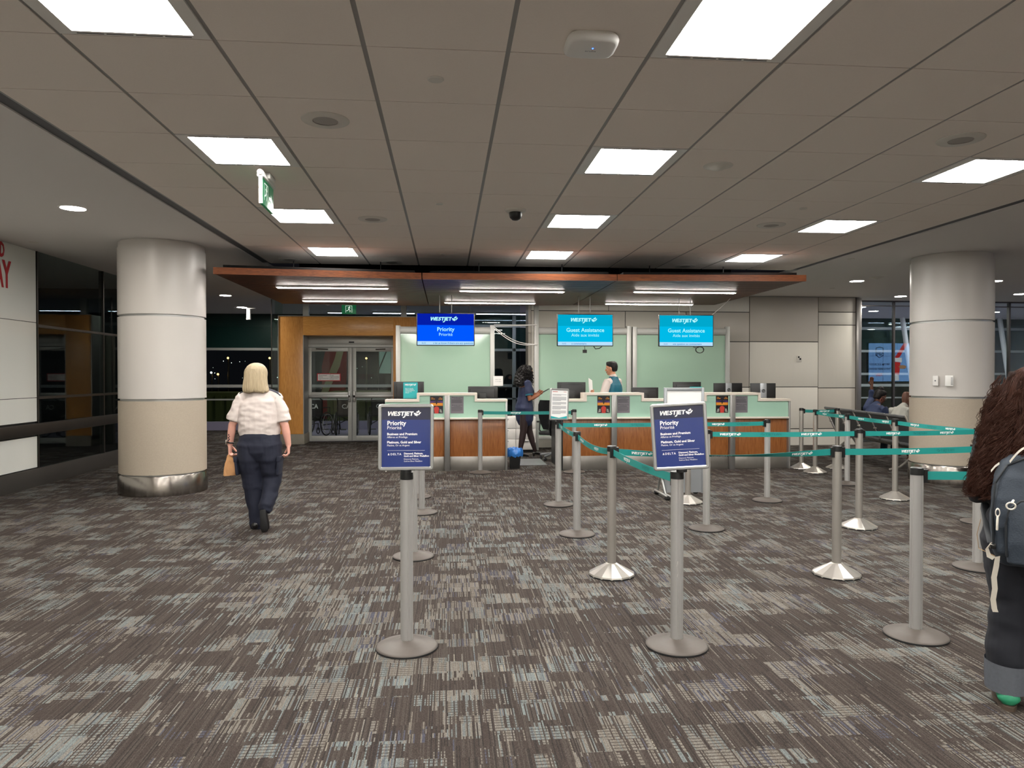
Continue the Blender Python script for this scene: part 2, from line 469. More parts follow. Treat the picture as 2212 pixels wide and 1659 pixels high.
def make_logo():
    """letter mark plus leaf, x from 0, cap height 1"""
    mb = MB(); sh = .16
    def pl(pts, x0, k=1): mb.bm.faces.new([mb.bm.verts.new((x0 + p[0] * k + sh * p[1], p[1], 0)) for p in pts])
    def stroke(pts, w, x0):
        for p, q in zip(pts, pts[1:]):
            p, q = Vector(p), Vector(q); d = (q - p).normalized() * w * .18; n = Vector((-(q - p).y, (q - p).x)).normalized() * w / 2
            pl([p - d + n, p - d - n, q + d - n, q + d + n], x0)
    def box(x0, x1, y0, y1, X): pl([(x0, y0), (x1, y0), (x1, y1), (x0, y1)], X)
    X = 0
    pl([(0, 1), (.3, 1), (.47, 0), (.22, 0)], X); pl([(.22, 0), (.47, 0), (.84, 1), (.61, 1)], X); pl([(.61, 1), (.84, 1), (1.23, 0), (.98, 0)], X); pl([(.98, 0), (1.23, 0), (1.45, 1), (1.15, 1)], X); X += 1.40
    def E_(X, w):
        box(0, .29, 0, 1, X); box(.2, w, .77, 1, X); box(.2, w * .93, .39, .61, X); box(.2, w, 0, .23, X)
    E_(X, .74); X += .80
    stroke([(.68, .80), (.5, .875), (.3, .86), (.18, .74), (.22, .60), (.42, .50), (.56, .40), (.57, .24), (.44, .13), (.22, .125), (.03, .2)], .25, X); X += .76
    box(0, .84, .77, 1, X); box(.27, .56, 0, 1, X); X += .90
    stroke([(.14, .96), (.14, .0), (.08, -.22), (-.06, -.33), (-.24, -.34)], .27, X); X += .34
    E_(X, .72); X += .78
    box(0, .84, .77, 1, X); box(.27, .56, 0, 1, X); X += .90
    for L_ in (LEAF_A, LEAF_B, LEAF_C): mb.bm.faces.new([mb.bm.verts.new((X + .88 + p[0] * 1.18, .52 + p[1] * 1.1, 0)) for p in L_])
    bmesh.ops.triangulate(mb.bm, faces=mb.bm.faces)
    me = D.meshes.new('logo'); mb.bm.to_mesh(me); mb.bm.free()
    return me, X + 1.8
LOGO, LOGO_W = make_logo()
def wall_xf(x, y, z, s, face='-Y', rot=0.0):
    """text in XY plane -> standing, readable from the given side"""
    R = {'-Y': Matrix.Rotation(PI / 2, 4, 'X'), '+Y': Matrix.Rotation(PI, 4, 'Z') @ Matrix.Rotation(PI / 2, 4, 'X'),
         '+X': Matrix.Rotation(PI / 2, 4, 'Z') @ Matrix.Rotation(PI / 2, 4, 'X'), '-X': Matrix.Rotation(-PI / 2, 4, 'Z') @ Matrix.Rotation(PI / 2, 4, 'X')}[face]
    return Matrix.Translation((x, y, z)) @ R @ Matrix.Rotation(rot, 4, 'Z') @ Matrix.Scale(s, 4)
def put_text(mb, body, x, y, z, s, face='-Y', bold=0.0, align='LEFT', shear=0.0, sx=1.0, spacing=1.0):
    me = text_mesh(body, 1.0, bold, shear, align, spacing)
    mb.add_mesh(me, wall_xf(x, y, z, s, face) @ Matrix.Diagonal((sx, 1, 1, 1))); D.meshes.remove(me); return mb
def put_logo(mb, x, y, z, s, face='-Y', mirror=False, rot=0.0):
    M = wall_xf(x, y, z, s, face, rot)
    if mirror: M = M @ Matrix.Diagonal((-1, 1, 1, 1))
    return mb.add_mesh(LOGO, M)

# ------------------------------------------------------------------ the room
CZ = 3.28; W = 0.762
GX0 = -1.955 - W; GX1 = -1.955 + 10 * W          # tile field
ROW0 = 3.877
ROWS = list(range(-16, 10))                       # tile row k spans ROW0+(k)W .. +W
GY1 = ROW0 + 10 * W; GY0 = ROW0 - 16 * W
struct(B(-8.2, 20, -8.4, 16.3 + .9, -0.1, 0), 'floor', 'carpet', smooth=False)
struct(B(-8.2, -3.96, 17.2, 21.1, -0.1, 0), 'floor', 'carpet', smooth=False)
struct(B(-3.96, 20, 17.2, 21.1, -0.1, 0), 'floor', 'floorlilac', smooth=False)
def near(v, a): return abs(v - a) < 1e-3
light_cols = (1, 5, 9)       # column index from GX0 (tile column 1 = A-B)
light_rows = [k for k in range(-16, 10) if (k + 1) % 3 == 0]
mb = MB()
g, gt = 0.013, 0.004
for ci in range(11):
    for k in range(-16, 10):
        if ci in light_cols and k in light_rows: continue
        x0 = GX0 + ci * W; y0 = ROW0 + k * W
        mb.box(x0 + g, x0 + W - g, y0 + gt, y0 + W - gt, CZ, CZ + 0.02, 0)
bmesh.ops.recalc_face_normals(mb.bm, faces=mb.bm.faces)
struct(mb, 'ceiling', 'tile', smooth=False)
mb = MB()
for ci in range(12): mb.box(GX0 + ci * W - .013, GX0 + ci * W + .013, GY0, GY1, CZ + .006, CZ + .03)
for k in range(-16, 11): mb.box(GX0, GX1, ROW0 + k * W - .012, ROW0 + k * W + .012, CZ + .008, CZ + .028)
struct(mb, 'trim_1', 'tbar', smooth=False)
struct(B(GX0 - .2, GX1 + .2, GY0, GY1 + .02, CZ + .09, CZ + .12), 'ceiling', 'voidblack', smooth=False)
# side ceilings, shade painted grey in the reveal beside the tile field
struct(B(-8.2, GX0 - .115, -8.4, 21.1, CZ, CZ + .06), 'ceiling', 'drywall', smooth=False)
struct(B(GX1 + .115, 20, -8.4, 21.1, CZ, CZ + .06), 'ceiling', 'drywall', smooth=False)
struct(B(GX0 - .115, GX1 + .115, 14.3, 21.1, CZ, CZ + .06), 'ceiling', 'drywall', smooth=False)
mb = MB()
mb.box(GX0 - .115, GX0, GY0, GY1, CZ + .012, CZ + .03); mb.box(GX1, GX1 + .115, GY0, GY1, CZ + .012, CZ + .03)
struct(mb, 'trim_2', 'reveal_shade', smooth=False)
struct(B(GX0 - .115, GX1 + .115, GY1, 14.3, CZ + .55, CZ + .6), 'ceiling', 'voidblack', smooth=False)
struct(B(GX0 - .115, GX1 + .115, GY1 + .02, GY1 + .04, CZ + .1, CZ + .6), 'trim_3', 'voidblack', smooth=False)
struct(B(GX0 - .115, GX1 + .115, 14.3, 14.32, CZ + .05, CZ + .6), 'trim_4', 'voidblack', smooth=False)

# left wall: glossy white panels, then dark glazing
LX = -5.70
mb = MB()
for (y0, y1) in ((-8.4, -5.2), (-5.2, -2.0), (-2.0, 1.1), (1.1, 4.3), (4.3, 7.5), (7.5, 10.65)):
    for (z0, z1) in ((.26, .70), (.90, 1.235), (1.235, 2.28), (2.28, CZ)):
        mb.box(LX - .12, LX, y0 + .004, y1 - .004, z0 + .004, z1 - .004)
struct(mb, 'wall_left', 'wallpanel_white', smooth=False)
struct(B(LX - .3, LX - .02, -8.4, 10.64, 0, CZ), 'wall_left', 'darkplastic', smooth=False)
struct(B(LX - .05, LX + .05, -8.4, 15.2, .72, .875, .004), 'trim_5', 'darksteel')
struct(B(LX - .04, LX + .025, -8.4, 15.2, 0, .25, .003), 'baseboard_left', 'baseboard')
win = struct(B(LX - .012, LX, 10.66, 15.2, .25, CZ), 'window_1', 'window_dark', smooth=False)
mb = MB()
for yy in (10.68, 12.64, 14.6): mb.box(LX - .07, LX + .006, yy - .012, yy + .012, .25, CZ)
for zz in (2.24, 1.23): mb.box(LX - .07, LX + .006, 10.66, 15.2, zz - .018, zz + .018)
mb.build('window_frame', 'darksteel', win, smooth=False)
struct(B(-8.2, LX, 15.2, 15.32, 0, CZ), 'wall_left', 'darkplastic', smooth=False)
struct(B(-8.3, -8.2, 15.2, 21.1, 0, CZ), 'wall_left', 'darkplastic', smooth=False)
# hall ends behind the photographer and far right
struct(B(-8.2, 20, -8.5, -8.4, 0, CZ), 'wall_back', 'panel_light', smooth=False)
struct(B(20, 20.1, -8.4, 21.1, 0, CZ), 'wall_right', 'panel_light', smooth=False)

# outer glazing at the far side
mb = B(-8.2, 20, 21.0, 21.01, .24, CZ)
win = struct(mb, 'window_2', 'window_glass', smooth=False)
mb = MB()
for zz, t in ((2.28, .035), (1.24, .04), (.86, .02)): mb.box(-8.2, 20, 20.93, 21.03, zz - t, zz + t)
for xx in (-8.0, -4.0, 1.96, 5.0, 8.0): mb.box(xx - .05, xx + .05, 20.93, 21.03, .24, CZ)
mb.box(-3.9, 20, 20.94, 21.02, 2.93, 3.01)
mb.box(9.4, 20, 20.93, 21.03, 1.55, 1.62)
mb.build('window_frame', 'frame_grey', win, smooth=False)
struct(B(-8.2, 20, 20.9, 21.05, 0, .24), 'trim_6', 'floorlilac', smooth=False)
mb = MB()
mb.box(-8.2, 20, 21.03, 21.05, 2.31, CZ)
struct(mb, 'trim_7', 'tealshade', smooth=False)
# slanting struts of the far right glazing
mb = MB()
for xx in (13.65, 16.78, 19.2): mb.loft([(xx, 20.6, CZ), (xx + .55, 20.6, 0)], [.07, .07], seg=12)
mb.build('strut', 'white', win)

# portal wall: glass partition above and beside the wooden portal
PY = 17.2
win = struct(B(-3.96, 1.75, PY - .01, PY, 2.45, CZ), 'window_3', 'window_glass', smooth=False)
mb = MB()
for xx in (-3.25, -1.0): mb.box(xx - .065, xx + .065, PY - .06, PY + .06, 2.45, CZ)
mb.box(.55, .565, PY - .03, PY + .03, 2.45, CZ)
mb.build('window_frame', 'frame_grey', win, smooth=False)
win = struct(B(-.9, 1.75, PY - .01, PY, 0, 2.45), 'window_4', 'window_glass', smooth=False)
mb = MB(); mb.box(.55, .565, PY - .03, PY + .03, 0, 2.45); mb.box(-.9, 1.75, PY - .02, PY + .02, 0, .1)
mb.build('window_frame', 'frame_grey', win, smooth=False)
win = struct(B(-3.96, -3.72, 16.9, 16.91, 0, CZ), 'window_5', 'window_glass', smooth=False)
B(-3.975, -3.96, 16.88, 16.93, 0, CZ).build('window_frame', 'darksteel', win, smooth=False)
struct(B(-3.9, -3.5, PY - .02, PY + .02, 0, 2.45), 'wall_portal', 'stonegrey', smooth=False)

# wooden portal
pt = thing('door_portal', 'honey coloured wooden portal framing the double glass doors', 'portal', (-2.2, 16.5, 0))
B(-1.52, -.99, 0, .55, .23, 2.86, .003).build('left_jamb', 'wood_portal_v', pt)
B(1.0, 1.52, 0, .55, .23, 2.86, .003).build('right_jamb', 'wood_portal_v', pt)
B(-.99, 1.0, 0, .55, 2.44, 2.86, .003).build('header', 'wood_portal', pt)
B(-1.50, -.97, .01, .6, 0, .23, .003).build('stone_base', 'stonegrey', pt); B(.98, 1.5, .01, .6, 0, .23, .003).build('stone_base', 'stonegrey', pt)
mb = MB(); mb.box(-1.535, -1.52, -.01, .55, .23, 2.875); mb.box(-1.535, 1.535, -.01, .55, 2.86, 2.875); mb.box(-.99, -.975, -.006, .55, .23, 2.44)
mb.build('metal_edge', 'alu_soft', pt, smooth=False)

# double doors
DZ = 2.13
dr = D.objects.new('door_1', None); C.objects.link(dr); dr.location = (-2.2, PY, 0); dr['kind'] = 'structure'
mb = MB()
mb.box(-1.16, -1.03, -.06, .06, 0, 2.44); mb.box(1.0, 1.13, -.06, .06, 0, 2.44); mb.box(-1.03, 1.0, -.1, .06, 2.27, 2.44, .004); mb.box(-1.03, 1.0, -.05, .05, 2.20, 2.27)
mb.build('door_frame', 'frame_grey', dr)
B(-.06, .06, -.13, -.1, 2.30, 2.33).build('sensor', 'black', dr)
def leaf(x0, x1, hinge):
    mb = MB(); t = .09
    mb.box(x0, x0 + t, -.03, .03, .01, 2.19, .003); mb.box(x1 - t, x1, -.03, .03, .01, 2.19, .003)
    mb.box(x0 + t, x1 - t, -.03, .03, 2.10, 2.19, .003); mb.box(x0 + t, x1 - t, -.03, .03, .01, .13, .003); mb.box(x0 + t, x1 - t, -.03, .03, 1.03, 1.15, .003)
    lf = mb.build('door_leaf', 'frame_grey', dr)
    mb = MB(); mb.box(x0 + t, x1 - t, -.006, .006, .13, 1.03); mb.box(x0 + t, x1 - t, -.006, .006, 1.15, 2.10)
    mb.build('pane', 'door_glass', lf, smooth=False)
    mb = MB(); mb.box(x0 + .02, x1 - .02, -.12, -.06, 1.02, 1.09, .01)
    hx = x1 - .05 if hinge == 'L' else x0 + .05
    mb.box(hx - .03, hx + .03, -.12, -.03, .93, 1.18, .008)
    mb.build('push_bar', 'alu_soft', lf)
    mb = MB(); mb.tube([(hx - .5 if hinge == 'L' else hx + .5, -.05, 2.15), (hx - .75 if hinge == 'L' else hx + .72, -.12, 2.16)], .012)
    mb.build('closer_arm', 'darksteel', lf)
leaf(-1.02, -.005, 'L'); leaf(.005, .995, 'R')
sg = thing('door_notice', 'white restricted area notice with red border on left glass door leaf', 'sign', (-2.73, PY - .045, 1.50))
B(-.27, .27, -.008, 0, -.09, .09).build('border', 'red_letter', sg, smooth=False)
B(-.25, .25, -.011, -.008, -.072, .072).build('face', 'paper', sg, smooth=False)
mb = MB()
for x, z, s, t in ((-.22, .03, .042, 'Restricted'), (-.22, -.005, .042, 'Area'), (.02, .03, .042, 'Zone'), (.02, -.005, .042, 'réglementée'), (-.22, -.036, .024, 'Authorized personnel'), (-.22, -.058, .024, 'only'), (.02, -.036, .024, 'Personnel autorisé'), (.02, -.058, .024, 'seulement')):
    put_text(mb, t, x, -.0125, z, s)
mb.build('lettering', 'text_dark', sg, smooth=False)

# beige panel wall behind the right counters
WY = 15.35
struct(B(1.80, 9.1, WY + .03, WY + .5, 0, CZ), 'wall_rear', 'darkplastic', smooth=False)
lt, dk_ = MB(), MB()
def pan(m, x0, x1, z0, z1): m.box(x0 + .008, x1 - .008, WY, WY + .04, z0 + .008, z1 - .008, .002)
pan(lt, 1.80, 3.487, 2.93, CZ); pan(lt, 3.487, 5.04, 2.93, CZ); pan(lt, 5.04, 6.63, 2.93, CZ)
pan(lt, 1.80, 3.85, .36, 2.93); pan(lt, 3.85, 5.2, .36, 2.93); pan(dk_, 5.2, 6.63, 2.28, 2.93); pan(dk_, 5.2, 6.63, 1.28, 2.28); pan(lt, 5.2, 6.63, .36, 1.28)
pan(dk_, 6.63, 8.21, 2.284, CZ); pan(lt, 6.63, 8.21, 1.287, 2.284); pan(lt, 6.63, 8.21, .36, 1.287)
pan(dk_, 8.21, 9.08, 2.947, CZ); pan(lt, 8.21, 9.08, 2.66, 2.947); pan(lt, 8.21, 9.08, 1.264, 2.66); pan(dk_, 8.21, 9.08, .36, 1.264)
struct(lt, 'wall_rear', 'panel_light'); struct(dk_, 'wall_rear', 'panel_dark')
struct(B(1.80, 9.1, WY - .01, WY + .02, 0, .35), 'baseboard_rear', 'panel_light', smooth=False)
struct(B(9.08, 9.2, WY - .03, WY + .5, 0, CZ - .02, .004), 'trim_8', 'steel')
struct(B(1.74, 1.80, WY, WY + .5, 0, CZ), 'trim_9', 'panel_dark', smooth=False)
o = thing('wall_outlet', 'small outlet plate with two black sockets high on the beige wall', 'outlet', (7.766, WY - .012, 1.93))
B(-.06, .06, 0, .012, -.09, .05, .003).build('plate', 'offwhite', o)
mb = B(-.03, .005, -.006, 0, 0, .035); mb.box(.005, .04, -.006, 0, -.045, -.005); mb.build('socket', 'black', o)
d2 = D.objects.new('door_2', None); C.objects.link(d2); d2.location = (2.92, WY - .02, 0); d2['kind'] = 'structure'
B(-.60, .60, -.02, .02, 0, 2.12, .003).build('door_leaf', 'door_bluegrey', d2)
mb = B(-.64, -.60, -.03, .02, 0, 2.16); mb.box(.60, .64, -.03, .02, 0, 2.16); mb.box(-.6, .6, -.03, .02, 2.12, 2.16); mb.build('door_frame', 'postgrey', d2, smooth=False)
# interior glass partition on the far right
win = struct(B(9.2, 20, 16.0, 16.012, 0, CZ), 'window_6', 'window_glass', smooth=False)
mb = MB()
for xx in (10.39, 13.27, 16.1): mb.box(xx - .02, xx + .02, 15.97, 16.04, 0, CZ)
mb.box(9.2, 20, 15.97, 16.04, CZ - .03, CZ); mb.box(9.2, 20, 15.98, 16.03, CZ - .13, CZ - .11)
mb.build('window_frame', 'darksteel', win, smooth=False)

# ------------------------------------------------------------------ round columns
def column(x, y, lab):
    c = thing('column', lab, 'column', (x, y, 0))
    R = .535; s = 72
    MB().lathe([(R + .012, .0), (R + .012, .245), (R + .004, .26), (0, .26)], seg=s).build('steel_base', 'steelband', c)
    MB().lathe([(0, .275), (R, .275), (R, 1.215), (0, 1.215)], seg=s).build('stone_drum', 'stone', c)
    MB().lathe([(0, 1.245), (R, 1.245), (R, 2.30), (0, 2.30)], seg=s).build('middle_drum', 'colwhite', c)
    MB().lathe([(0, 2.33), (R, 2.33), (R, CZ - .08), (0, CZ - .08)], seg=s).build('upper_drum', 'colwhite', c)
    mb = MB()
    for z in (.26, 1.215, 2.30): mb.lathe([(0, z), (R - .025, z), (R - .025, z + .03), (0, z + .03)], seg=s)
    mb.build('recess_ring', 'alu_soft', c)
    MB().lathe([(0, CZ - .08), (R - .012, CZ - .08), (R - .012, CZ - .002), (0, CZ - .002)], seg=s).build('cap_ring', 'colwhite', c)
    return c
column(-3.776, 10.05, 'thick round column clad in white above pale stone, beside the dark glazing')
column(7.376, 9.987, 'thick round white and stone column beside the airport seats')
th = thing('thermostat', 'narrow white wall controller, left one on the right column', 'thermostat', (6.915, 9.66, 1.47), rad(-58))
B(-.035, .035, -.03, 0, -.07, .07, .005).build('housing', 'white', th); B(-.008, .008, -.034, -.03, -.01, .01).build('button', 'text_grey', th)
th = thing('thermostat', 'wider white wall controller with slots, right one on the right column', 'thermostat', (7.02, 9.53, 1.47), rad(-44))
B(-.05, .05, -.035, 0, -.075, .075, .006).build('housing', 'white', th)
mb = MB()
for i in range(6): mb.box(.02, .045, -.037, -.035, -.055 + i * .018, -.047 + i * .018)
mb.build('vent_slot', 'text_grey', th)

# red letters on left wall
mb = MB()
put_text(mb, 'AY', LX + .004, 10.05, 2.70, .47, '+X', bold=0.04, align='RIGHT', sx=.55)
tag(mb.build('wall_letters', 'red_letter', smooth=False), 'tall condensed red letters high on the glossy white left wall panels', 'lettering')
mb = MB(); put_text(mb, 'D', LX + .004, 9.93, 3.08, .26, '+X', bold=0.04, align='RIGHT', sx=.55)
tag(mb.build('wall_letters', 'red_letter', smooth=False), 'red letter just under the ceiling above the larger red wall letters', 'lettering')

# ------------------------------------------------------------------ ceiling fittings
proto = thing('ceiling_light', 'x', 'ceiling light', (0, 0, CZ), 0, 'square troffers in the tiled ceiling')
mb = MB(); o_ = W / 2 - .012; a, b = .295, .33
mb.box(-o_, -a, -o_, o_, -.004, .03); mb.box(a, o_, -o_, o_, -.004, .03); mb.box(-a, a, -o_, -b, -.004, .03); mb.box(-a, a, b, o_, -.004, .03)
mb.build('frame', 'white', proto, smooth=False)
B(-a, a, -b, b, .004, .012).build('diffuser', 'panel_light_on', proto, smooth=False)
mb = MB()
for sy in (-1, 1):
    for i in range(4): mb.box(-.28 + i * .143, -.28 + i * .143 + .13, sy * .352 - .003, sy * .352 + .003, -.0055, -.003)
mb.build('air_slot', 'black', proto, smooth=False)
colname = {1: 'left', 5: 'middle', 9: 'right'}
first = True
rowname = {-1: 'nearest overhead', 2: 'second from the camera', 5: 'third from the camera', 8: 'last before the wooden canopy'}
for ci in light_cols:
    for k in light_rows:
        lab = 'square ceiling light in the %s row, %s' % (colname[ci], rowname.get(k, 'over the hall behind the photographer'))
        loc = (GX0 + (ci + .5) * W, ROW0 + (k + .5) * W, CZ)
        if first: proto.location = loc; proto['label'] = lab; first = False
        else: copy_tree(proto, lab, loc)

def downlight(x, y, lab, first=[None]):
    if first[0] is None:
        d = thing('downlight', lab, 'downlight', (x, y, CZ), 0, 'round downlights in the plaster ceiling')
        MB().lathe([(.118, -.001), (.118, -.006), (.135, -.003), (.138, 0), (.118, 0)], seg=32).build('trim_ring', 'white', d)
        MB().lathe([(0, -.004), (.119, -.004)], seg=32).build('lens', 'down_on', d, smooth=False)
        first[0] = d; return d
    return copy_tree(first[0], lab, (x, y, CZ))
downlight(-3.85, 7.886, 'bright round downlight in front of the left column')
downlight(-4.776, 16.2, 'small round downlight beyond the left column')
downlight(7.52, 12.686, 'round downlight left of the right column')
downlight(9.93, 15.05, 'round downlight near the top of the far glass partition, left of the right column')
downlight(12.2, 14.4, 'round downlight near the glass partition right of the right column')
downlight(10.05, 12.46, 'round downlight just right of the right column top')
for x, y in ((-3.85, 3.2), (-3.85, -1.5), (-3.85, -6), (8, 6.5), (8, 2), (8, -3), (12, 9), (12, 4), (12, -2), (16, 12), (16, 6), (16, 0), (16, -5)):
    downlight(x, y, 'round downlight in the plaster ceiling outside the camera view')
for x, y, lab in ((-5.2, 19.0, 'far left glazed corner'), (11.5, 18.6, 'far right glazed hall'), (15.0, 18.6, 'far right glazed hall by the slanting strut')):  # extra downlights added to brighten the back of the hall
    downlight(x, y, 'added round fill downlight over the %s' % lab)
# access point, discs, speakers, cones, cameras
ap = thing('wireless_access_point', 'white rounded wireless access point with blue light on ceiling tile', 'access point', (.745, 3.70, CZ), rad(0))
mb = MB(); R_ = []
for z_, k_ in ((0, .9), (-.012, .97), (-.028, 1.0), (-.042, .97), (-.049, .92), (-.052, .84)):
    R_.append([mb.bm.verts.new((1.0 * k_ * p * (1.0), k_ * q, z_)) for p, q in [(.135 * math.copysign(abs(math.cos(t)) ** .45, math.cos(t)), .115 * math.copysign(abs(math.sin(t)) ** .45, math.sin(t))) for t in [2 * PI * (i + .5) / 64 for i in range(64)]]])
for a_, b_ in zip(R_, R_[1:]):
    for i in range(64): mb.bm.faces.new((a_[i], a_[(i + 1) % 64], b_[(i + 1) % 64], b_[i]))
mb.bm.faces.new(R_[0]); mb.bm.faces.new(R_[-1])
mb.build('housing', 'white', ap, angle=50)
MB().ball((.005, -.02, -.0525), .004, 10).build('status_light', 'blue_led', ap)
mb = MB(); me = text_mesh('aruba', .026); mb.add_mesh(me, Matrix.Translation((-.03, .02, -.0526)) @ Matrix.Rotation(PI, 4, 'X')); mb.build('lettering', 'text_grey', ap, smooth=False)
def disc(x, y, r, lab, first=[None]):
    d = MB().lathe([(0, -.008), (r * .9, -.008), (r, -.003), (r, 0)], seg=32).build('detector_disc', 'offwhite', loc=(x, y, CZ))
    return tag(d, lab, 'ceiling disc', 'flat round detector discs')
disc(-.061, 4.269, .048, 'largest flat white disc in the ceiling tile nearest overhead')
disc(-.07, 7.353, .04, 'small white disc in ceiling tile left of the dome camera')
disc(3.688, 7.216, .04, 'small white disc above the right row speaker')
disc(3.735, 10.393, .04, 'small white disc beside the last right row light')
disc(-.054, 10.409, .04, 'small white disc between the last left and middle lights')
disc(-5.35, 9.95, .05, 'small pale disc in plaster ceiling near the red letters')
disc(-5.43, 12.6, .05, 'small pale disc in plaster ceiling above the dark glazing')
disc(7.66, 13.8, .05, 'small pale disc in plaster ceiling above the beige wall')
disc(6.0, 10.28, .05, 'small pale disc in plaster ceiling left of the right column top')
def speaker(x, y, lab, first=[None]):
    if first[0] is None:
        d = thing('ceiling_speaker', lab, 'speaker', (x, y, CZ), 0, 'round ceiling speakers')
        MB().lathe([(.085, -.010), (.15, -.010), (.16, -.004), (.16, 0), (.085, 0)], seg=40).build('ring', 'offwhite', d)
        MB().lathe([(0, -.007), (.086, -.007)], seg=40).build('grille', 'grille', d, smooth=False)
        first[0] = d; return d
    return copy_tree(first[0], lab, (x, y, CZ))
for x, y, l in ((-.816, 5.015, 'nearest in the left half of the ceiling'), (3.76, 5.006, 'nearest in the right half of the ceiling'), (-.813, 8.137, 'right of the third left row light'), (3.73, 8.048, 'left of the third right row light'), (-.831, 11.2, 'low by the canopy left of centre'), (3.774, 11.2, 'low by the canopy right of centre'), (-2.341, 11.1, 'by the left end of the canopy')):
    speaker(x, y, 'round ceiling speaker, ' + l)
def cone(x, y, lab):
    d = MB().lathe([(0, -.045), (.05, -.03), (.10, -.008), (.12, -.004), (.12, 0)], seg=36).build('cone_sensor', 'offwhite', loc=(x, y, CZ))
    return tag(d, lab, 'sensor', 'cone shaped ceiling sensors')
cone(2.237, 5.816, 'cream cone shaped fitting in tile right of the second middle light')
cone(7.578, 12.175, 'cream cone shaped fitting in plaster ceiling near the right downlight')
dc = thing('dome_camera', 'black glass dome camera under the tiled ceiling', 'security camera', (.722, 7.55, CZ))
MB().lathe([(0, 0), (.11, 0), (.105, -.018), (.085, -.03), (0, -.03)], seg=36).build('housing', 'offwhite', dc)
MB().lathe([(.068, -.03), (.068, -.055), (.06, -.085), (.035, -.108), (0, -.115)], seg=32).build('dome', 'blackplastic', dc)
# small camera and cylinder fittings
dc = thing('dome_camera', 'small white camera hanging left of the exit sign above the doors', 'security camera', (-2.45, 15.3, CZ))
MB().lathe([(0, 0), (.02, 0), (.02, -.22), (.06, -.23), (.05, -.27), (0, -.29)], seg=20).build('housing', 'white', dc)
dc = thing('pendant_cylinder', 'small white cylinder hanging from ceiling left of the canopy', 'ceiling fitting', (-5.08, 19.2, CZ))
B(-.16, .16, -.05, .05, -.02, 0).build('mount', 'white', dc); MB().lathe([(0, -.02), (.05, -.02), (.06, -.3), (0, -.3)], seg=20).build('cylinder', 'tbar', dc)
# corridor lights beyond the portal
first = None
for x0, x1, n in ((-3.2, -2.55, 'above the left door leaf'), (-2.0, -.85, 'right of the exit sign'), (.8, 2.6, 'behind the left screen'), (5, 7, 'behind the beige wall'), (9.6, 11.4, 'behind the right partition'), (13.5, 15.5, 'far right behind the partition')):
    d = thing('corridor_light', 'cool white linear ceiling light in the corridor, ' + n, 'ceiling light', ((x0 + x1) / 2, 19.9, CZ), 0, 'linear corridor lights')
    B(-(x1 - x0) / 2, (x1 - x0) / 2, -.05, .05, -.05, -.002).build('housing', 'white', d, smooth=False)
    B(-(x1 - x0) / 2 + .02, (x1 - x0) / 2 - .02, -.04, .04, -.056, -.05).build('diffuser', 'corr_on', d, smooth=False)
for x0, y0, n in ((10.2, 17.6, 'left'), (12.9, 17.9, 'middle'), (16.2, 17.6, 'right')):
    d = thing('ceiling_light', 'square ceiling light behind the far glass partition, %s one' % n, 'ceiling light', (x0, y0, CZ), 0, 'lights behind the partition')
    B(-.35, .35, -.35, .35, -.02, 0).build('frame', 'white', d, smooth=False)
    B(-.3, .3, -.3, .3, -.024, -.02).build('diffuser', 'corr_on', d, smooth=False)

# exit signs
def running_man(mb, x, y, z, s, face='-Y'):
    M = wall_xf(x, y, z, s, face)
    def pl(pts): mb.bm.faces.new([mb.bm.verts.new(M @ Vector((p[0], p[1], 0))) for p in pts])
    def stroke(a, b, w):
        a, b = Vector(a), Vector(b); n = Vector((-(b - a).y, (b - a).x)).normalized() * w
        pl([a + n, a - n, b - n, b + n])
    pl([(.05 * math.cos(t * PI / 4) + .1, .05 * math.sin(t * PI / 4) + .38) for t in range(8)])
    stroke((.06, .32), (0, .08), .045); stroke((0, .08), (.14, -.05), .03); stroke((.14, -.05), (.12, -.25), .028)
    stroke((0, .08), (-.12, -.06), .03); stroke((-.12, -.06), (-.28, -.1), .028); stroke((.06, .28), (.2, .18), .024); stroke((.05, .3), (-.12, .2), .024)
    for a, b in (((-.34, -.3), (-.34, .46)), ((-.34, .46), (.34, .46)), ((.34, .46), (.34, -.3))): stroke(a, b, .02)
ex = thing('exit_sign', 'green running man exit sign hanging above the portal', 'exit sign', (-2.06, 15.6, 2.94))
B(-.15, .15, -.02, .02, -.095, .095, .004).build('face', 'green_exit', ex)
B(-.155, .155, -.03, .03, .095, .13, .006).build('housing', 'white', ex)
mb = B(-.07, .07, -.02, .02, .13, .17); mb.tube([(0, 0, .17), (0, 0, .338)], .01); mb.build('mount', 'white', ex)
mb = MB(); running_man(mb, 0, -.0215, -.01, .19); mb.build('pictogram', 'sign_white_lit', ex, smooth=False)
ex = thing('exit_sign', 'green exit sign seen edge on beneath the left ceiling tiles', 'exit sign', (-1.55, 6.42, .14), rad(1))
B(-.012, .012, -.18, .24, 2.85, 3.07, .003).build('face', 'green_exit', ex)
mb = B(-.03, .03, -.2, .24, 3.07, 3.10, .01); mb.loft([(0, -.21, 3.105), (0, .2, 3.105)], [.026, .026], seg=20); mb.box(-.05, .05, -.06, .14, 3.09, CZ - .14, .006)
mb.box(-.014, .014, -.195, -.18, 2.85, 3.09)
mb.build('housing', 'white', ex)
mb = MB(); running_man(mb, .0135, -.05, 2.95, .19, '+X'); M = wall_xf(.0135, .12, 2.95, .09, '+X')
for q in ([(-.7, -.15), (.2, -.15), (.2, .15), (-.7, .15)], [(.1, -.5), (.7, 0), (.1, .5)]): mb.bm.faces.new([mb.bm.verts.new(M @ Vector((p[0], p[1], 0))) for p in q])
mb.build('pictogram', 'sign_white_lit', ex, smooth=False)

